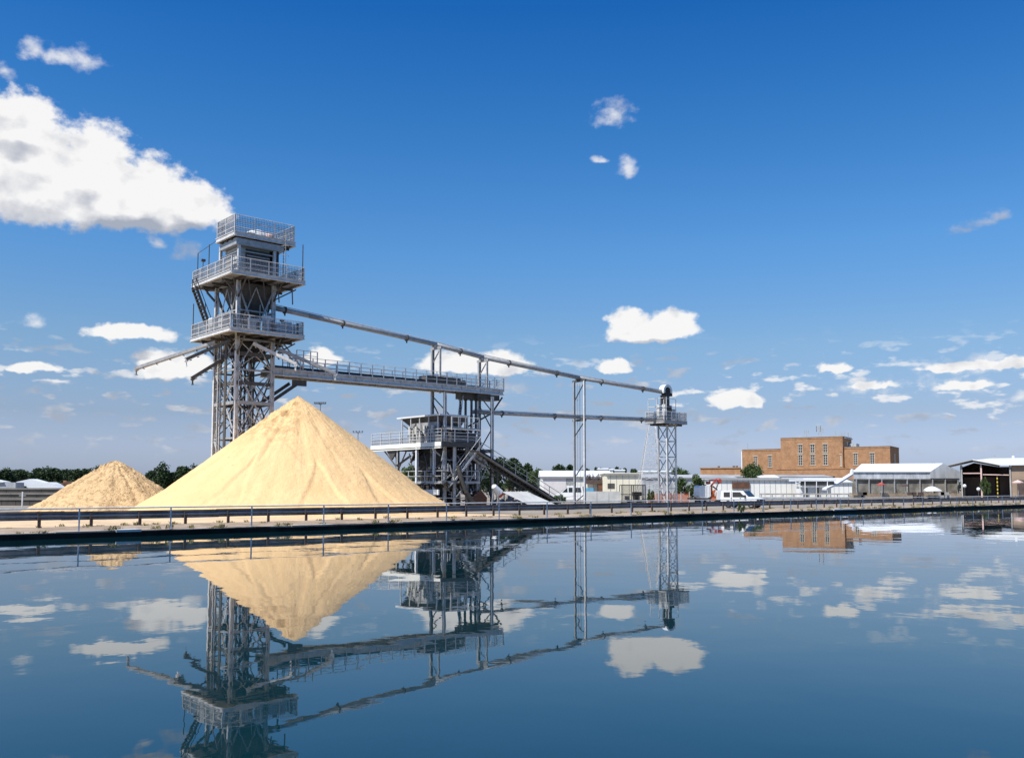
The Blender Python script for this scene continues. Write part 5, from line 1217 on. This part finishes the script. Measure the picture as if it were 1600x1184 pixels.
# ------------------------------------------------------------------ left background: white roofs, terraces of wall
def left_bg():
    d = 150; th = thing('storage_shed', 'wide white roofed open shed at the far left', 'building', P(60, 770, d).xyz, 'world'); th.location.z = Z0; ORG[th.name] = Vector(th.location)
    z = lambda y: P(0, y, d).z
    m = MB(); prof = [(26, 763), (27, 752.5), (48, 748), (70, 754), (78, 753), (85, 756), (96, 763)]
    m.prism([(GX(x, d), z(y)) for x, y in prof], d, d + 2.5); m.build('roof', 'whiteroof', th)
    m = MB(); m.box(GX(28, d), GX(92, d), d + 1, d + 2.4, Z0, z(763.1)); m.build('walls', 'door', th)
    m = MB()
    for x in (40, 52, 64, 76, 88): m.box(GX(x, d), GX(x + 1, d), d + .2, d + .4, Z0, z(763.1))
    m.build('posts', 'galv', th)
    d = 142; th = thing('storage_shed', 'grey walled shed with white roof cut by the left photo edge', 'building', P(5, 770, d).xyz, 'world'); th.location.z = Z0; ORG[th.name] = Vector(th.location)
    z = lambda y: P(0, y, d).z
    m = MB(); m.box(GX(-80, d), GX(26, d), d, d + 2.5, Z0, z(753.5)); m.build('walls', 'greywall', th)
    m = MB(); m.prism([(GX(-60, d), z(753.4)), (GX(-20, d), z(747)), (GX(8, d), z(752.5)), (GX(8.5, d), z(753.4))], d - .3, d + 2); m.build('roof', 'whiteroof', th)
    # stacked concrete block wall in three tiers
    for i, (dd, h, lab) in enumerate(((128, 2.0, 'rear tier of stacked concrete wall at far left'), (116, 1.4, 'middle tier of stacked concrete wall at far left'), (106, .85, 'front tier of stacked concrete wall at far left'))):
        th = thing('block_wall', lab, 'wall', P(40, 770, dd).xyz, 'world', group='stacked concrete walls at far left'); th.location.z = Z0; ORG[th.name] = Vector(th.location)
        m = MB(); x = GX(-60, dd)
        while x < GX(150, dd): m.box(x, x + 1.56, dd, dd + .6, Z0, Z0 + h - .24); x += 1.6
        m.build('blocks', 'dark_block', th); m = MB(); m.box(GX(-60, dd), GX(150, dd), dd - .1, dd + .7, Z0 + h - .24, Z0 + h); m.build('coping', 'dirty_coping', th)
    p = P(35, 780, 98); p.z = Z0; th = thing('marker_post', 'slim grey post behind the crash barrier at far left', 'post', p, 'world')
    m = MB(); m.bar((p.x, p.y, Z0), (p.x, p.y, P(0, 768, 98).z), .12); m.build('shaft', 'galv_light', th)
    m = MB(); m.bar((p.x - .35, p.y, P(0, 774, 98).z), (p.x + .35, p.y, P(0, 774, 98).z), .08); m.build('crosspiece', 'galv', th)
MT['dirty_coping'] = mat('dirty_coping', (.22, .205, .18), .9, 0, .3, .6)
MT['dark_block'] = mat('dirty_concrete_block', (.095, .088, .075), .9, 0, .35, .8)
left_bg()
p = P(97, 770, 200); p.z = Z0; th = thing('cottage', 'small red brick chimneyed house left of the small sand pile', 'house', p, 'world')
m = MB(); m.box(p.x - 1.2, p.x + 3.4, p.y, p.y + 6, Z0, P(0, 757, 200).z); m.build('walls', 'brick', th)
m = MB(); m.prism([(p.x - 1.5, P(0, 757, 200).z), (p.x + 3.7, P(0, 757, 200).z), (p.x + 1.1, P(0, 752, 200).z)], p.y - .2, p.y + 6.2); rf = m.build('roof', 'rust', th)
m = MB(); m.box(p.x - .3, p.x + .4, p.y + 1, p.y + 1.8, P(0, 757, 200).z, P(0, 750.5, 200).z); m.build('chimney', 'brick', rf)

# ------------------------------------------------------------------ vehicles
def wheel(th, x, y, r=.36, w=.24):
    t = MB(); t.tube((x, y - w / 2, r), (x, y + w / 2, r), r, 20); o = t.build('wheel', 'tyre', th)
    h = MB(); h.tube((x, y - w / 2 - .012, r), (x, y + w / 2 + .012, r), r * .55, 14); h.build('rim', 'galv', o)
def body_profile(prof, wheels, r, y0, y1):
    """side outline with wheel arches cut into the sill line"""
    pts = list(prof); arch = []
    for wx in wheels:
        arch += [(wx + (r + .06) * math.cos(a), r + (r + .06) * math.sin(a)) for a in [math.pi * k / 8 for k in range(9)]]
    m = MB(); allp = pts + arch; return m.prism(allp, y0, y1)
def pickup():
    c = P(1160, 792, 93); c.z = Z0
    th = thing('pickup_truck', 'white double cab pickup facing right behind the crash barrier', 'pickup truck', c, 'local', rotz=R(-38)); th.scale = (.92,) * 3
    L = 4.3; r = .37; W_ = .88
    # outline: clockwise from front sill; arches inserted between (front first)
    prof = [(-2.1, .45), (-2.14, 1.0), (-2.05, 1.80), (-1.9, 1.86), (.45, 1.84), (1.05, 1.22), (2.0, 1.05), (2.18, .85), (2.2, .42)]
    m = body_profile(prof, (1.38, -1.25), r, -W_, W_); o = m.build('body', 'white', th); fix_normals(o)
    for s in (-1, 1):
        y = s * (W_ + .012)
        for k, q in enumerate((((-1.75, 1.15), (-1.75, 1.68), (-1.02, 1.70), (-1.02, 1.15)), ((-.72, 1.15), (-.72, 1.70), (.16, 1.70), (.72, 1.15)))):
            m = MB(); m.prism(q, min(y, y - s * .02), max(y, y - s * .02)); m.build('side_window', 'glass', th)
        m = MB(); m.box(-.88, -.84, min(y, y - s * .012), max(y, y - s * .012), .5, 1.8); m.box(.80, .83, min(y, y - s * .012), max(y, y - s * .012), .5, 1.2); m.build('door_seams', 'galv_dark', th)
        m = MB(); m.box(.62, .82, s * (W_ + .02), s * (W_ + .22), 1.15, 1.38); m.build('wing_mirror', 'belt', th)
        m = MB(); m.box(2.05, 2.22, s * .82 - .12, s * .82 + .08, .72, .9); m.build('headlight', 'glass', th)
    m = MB(); m.poly([(.50, -.76, 1.82), (.50, .76, 1.82), (1.07, .80, 1.24), (1.07, -.80, 1.24), (.54, -.76, 1.84), (.54, .76, 1.84), (1.11, .80, 1.26), (1.11, -.80, 1.26)], [(0, 1, 2, 3), (7, 6, 5, 4), (0, 4, 5, 1), (1, 5, 6, 2), (2, 6, 7, 3), (3, 7, 4, 0)]); m.build('windscreen', 'glass', th)
    m = MB(); m.box(2.17, 2.215, -.5, .5, .68, .92); m.build('grille', 'belt', th)
    for s in (-1, 1): m = MB(); m.box(-1.9, 2.0, s * (W_ + .003), s * (W_ + .03), .46, .58) if s > 0 else m.box(-1.9, 2.0, -W_ - .03, -W_ - .003, .46, .58); m.build('sill_trim', 'belt', th)
    for x in (-.95, .1): m = MB(); m.box(x, x + .16, -W_ - .035, -W_ - .004, 1.03, 1.07); m.build('door_handle', 'belt', th)
    m = MB(); m.box(2.16, 2.26, -.8, .8, .4, .62); m.box(-2.2, -2.1, -.8, .8, .42, .6); m.build('bumper', 'belt', th)
    for x in (1.38, -1.25):
        for s in (-1, 1): wheel(th, x, s * (W_ - .12), r)
pickup()
def lorry():
    c = P(1104, 785, 118); c.z = Z0
    th = thing('grab_lorry', 'white tipper lorry with red grab crane parked left of the white pickup', 'lorry', c, 'local', rotz=R(10)); th.scale = (.76,) * 3
    m = MB(); m.box(-3.2, 2.9, -.45, .45, .75, .98); m.build('chassis', 'rust', th)
    n = 8; prof = [(-1.6 + .0, 1.05), (-1.75, 1.3), (-1.75, 2.75), (-1.5, 3.0), (.05, 3.05), (.3, 2.85), (.3, 1.3), (.1, 1.05)]
    m = MB(); m.prism(prof, -1.15, 1.15); m.build('body_box', 'white', th)
    m = MB()
    for x in (-1.2, -.6, 0): m.box(x, x + .06, -1.2, -1.152, 1.2, 2.9)
    m.build('box_ribs', 'whitewall', th)
    m = MB(); m.prism([(1.5, .6), (1.5, 2.2), (2.0, 2.3), (2.9, 1.9), (3.15, 1.4), (3.15, .6)], -1.1, 1.1); m.build('cab', 'white', th)
    m = MB(); m.prism([(2.15, 1.45), (2.15, 2.0), (2.75, 1.85), (2.95, 1.45)], -1.13, -1.103); m.build('cab_window', 'glass', th)
    # crane
    m = MB(); m.box(.5, 1.25, -.5, .5, .98, 1.7); m.tube((.85, 0, 1.6), (.85, 0, 3.0), .22, 12); m.build('crane_column', 'orange', th)
    m = MB(); m.bar((.85, 0, 3.0), (1.9, 0, 4.1), .2, .26); m.bar((1.9, 0, 4.1), (.5, 0, 3.8), .18, .2); m.build('crane_boom', 'red', th)
    m = MB(); m.bar((1.0, -.35, 2.9), (2.5, -.35, 1.7), .18, .2); m.tube((1.6, -.35, 2.4), (2.1, -.2, 3.6), .08, 8); m.build('ram', 'belt', th)
    m = MB(); m.prism([(2.0, 3.9), (2.3, 4.2), (2.6, 3.9), (2.5, 3.5), (2.2, 3.3)], -.4, .4); m.prism([(.2, 3.7), (.0, 3.5), (.2, 3.2), (.6, 3.3), (.6, 3.7)], -.4, .4); m.build('grab_bucket', 'red', th)
    m = MB(); m.bar((.4, -.7, 1.0), (1.2, -.7, 2.3), .25); m.box(.35, 1.3, -1.0, -.6, .5, 1.1); m.build('stabiliser', 'orange', th)
    for x in (-1.2, -.2, 2.3):
        for s in (-1, 1): wheel(th, x, s * .95, .48, .3)
lorry()
def van():
    c = P(898, 785, 132); c.z = Z0
    th = thing('flatbed_van', 'white dropside van facing left behind the pipe pylon', 'van', c, 'local', rotz=R(-10))
    r = .36
    prof = [(2.6, .5), (2.6, .95), (1.35, .95), (1.2, 2.2), (-.9, 2.25), (-1.9, 1.35), (-2.6, 1.12), (-2.75, .5)]
    m = body_profile(prof, (-1.75, 1.7), r, -.95, .95); o = m.build('body', 'white', th); fix_normals(o)
    m = MB(); m.prism([(-.75, 1.4), (-.75, 2.05), (-.2, 2.05), (-.2, 1.4)], -.975, -.953); m.prism([(-1.65, 1.4), (-.95, 2.05), (-.9, 1.4)], -.975, -.953); m.prism([(0, 1.4), (0, 2.05), (.95, 2.05), (1.05, 1.4)], -.975, -.953); m.build('side_window', 'glass', th)
    m = MB(); m.poly([(-1.90, -.8, 1.38), (-1.90, .8, 1.38), (-.93, .8, 2.22), (-.93, -.8, 2.22), (-1.94, -.8, 1.40), (-1.94, .8, 1.40), (-.97, .8, 2.24), (-.97, -.8, 2.24)], [(0, 1, 2, 3), (7, 6, 5, 4), (0, 4, 5, 1), (1, 5, 6, 2), (2, 6, 7, 3), (3, 7, 4, 0)]); m.build('windscreen', 'glass', th)
    m = MB(); m.box(1.6, 2.75, -.9, .9, .97, 2.0); m.build('blue_load', 'blue', th)
    m = MB(); m.box(1.36, 1.56, -.9, .9, .97, 2.15); m.build('headboard', 'belt', th)
    for x in (-1.75, 1.7):
        for s in (-1, 1): wheel(th, x, s * .83, r)
van()

# concrete block walls, gate, orange netting
d = 119; th = thing('concrete_screen', 'three pale concrete panels standing right of the pylon', 'wall', P(942, 785, d).xyz, 'world'); th.location.z = Z0; ORG[th.name] = Vector(th.location)
for i in range(3): x = GX(914 + 18.6 * i, d); MB().box(x, x + 18.2 / F * d, d, d + .5, Z0, P(0, 767.5, d).z).build('panel', 'concrete_pale', th)
d = 117; th = thing('mesh_cage', 'dark mesh sided cage right of the pale concrete panels', 'cage', P(989, 785, d).xyz, 'world'); th.location.z = Z0; ORG[th.name] = Vector(th.location)
zt = P(0, 757.5, d).z; X0, X1 = GX(971, d), GX(1008, d)
m = MB()
for x in (X0, (X0 + X1) / 2, X1):
    for y in (d, d + 2.2): m.bar((x, y, Z0), (x, y, zt), .09)
for z_ in (Z0 + .1, (Z0 + zt) / 2, zt):
    m.bar((X0, d, z_), (X1, d, z_), .09); m.bar((X0, d + 2.2, z_), (X1, d + 2.2, z_), .09)
m.build('frame', 'dark', th)
m = MB(); x = X0
while x < X1: m.bar((x, d, Z0), (x, d, zt), .022); x += .09
z_ = Z0
while z_ < zt: m.bar((X0, d, z_), (X1, d, z_), .022); z_ += .1
m.build('mesh', 'dark', th)
m = MB(); rnd = random.Random(2)
for i in range(12): x = rnd.uniform(X0 + .3, X1 - .9); zz = Z0 + rnd.choice((0, .5, 1.0)); m.box(x, x + .6, d + .5, d + 1.3, zz, zz + .48)
m.build('stored_boxes', 'concrete', th)
d = 122; th = thing('safety_netting', 'orange mesh safety fencing around the foot of the small tower', 'fencing', P(1050, 785, d).xyz, 'world'); th.location.z = Z0; ORG[th.name] = Vector(th.location)
m = MB(); x = GX(1011, d); i = 0; x1 = GX(1076, d)
while x < x1: m.bar((x, d + .1 * math.sin(x), Z0 + .1), (x + .05, d + .1 * math.sin(x), Z0 + 1.25 + .1 * math.sin(x * 1.3)), .035, .035); x += .085
for k in range(11): m.bar((GX(1011, d), d, Z0 + .15 + .11 * k), (x1, d, Z0 + .15 + .11 * k), .03)
m.build('net', 'orange', th)
m = MB()
for k in range(6): x = GX(1011 + 13 * k, d); m.bar((x, d - .1, Z0), (x, d - .1, Z0 + 1.5), .07)
m.build('stakes', 'galv_light', th)
tree(protoD, 1016, 764, 121, 'low leafy shrub beside the orange safety fencing', None, 16, 'bush')
tree(protoD, 876, 772, 112, 'low scrub at the foot of the sloping conveyor', None, 26, 'bush')
tree(protoD, 1158, 786, 72, 'weedy clump on the quay in front of the pickup', None, 14, 'bush')
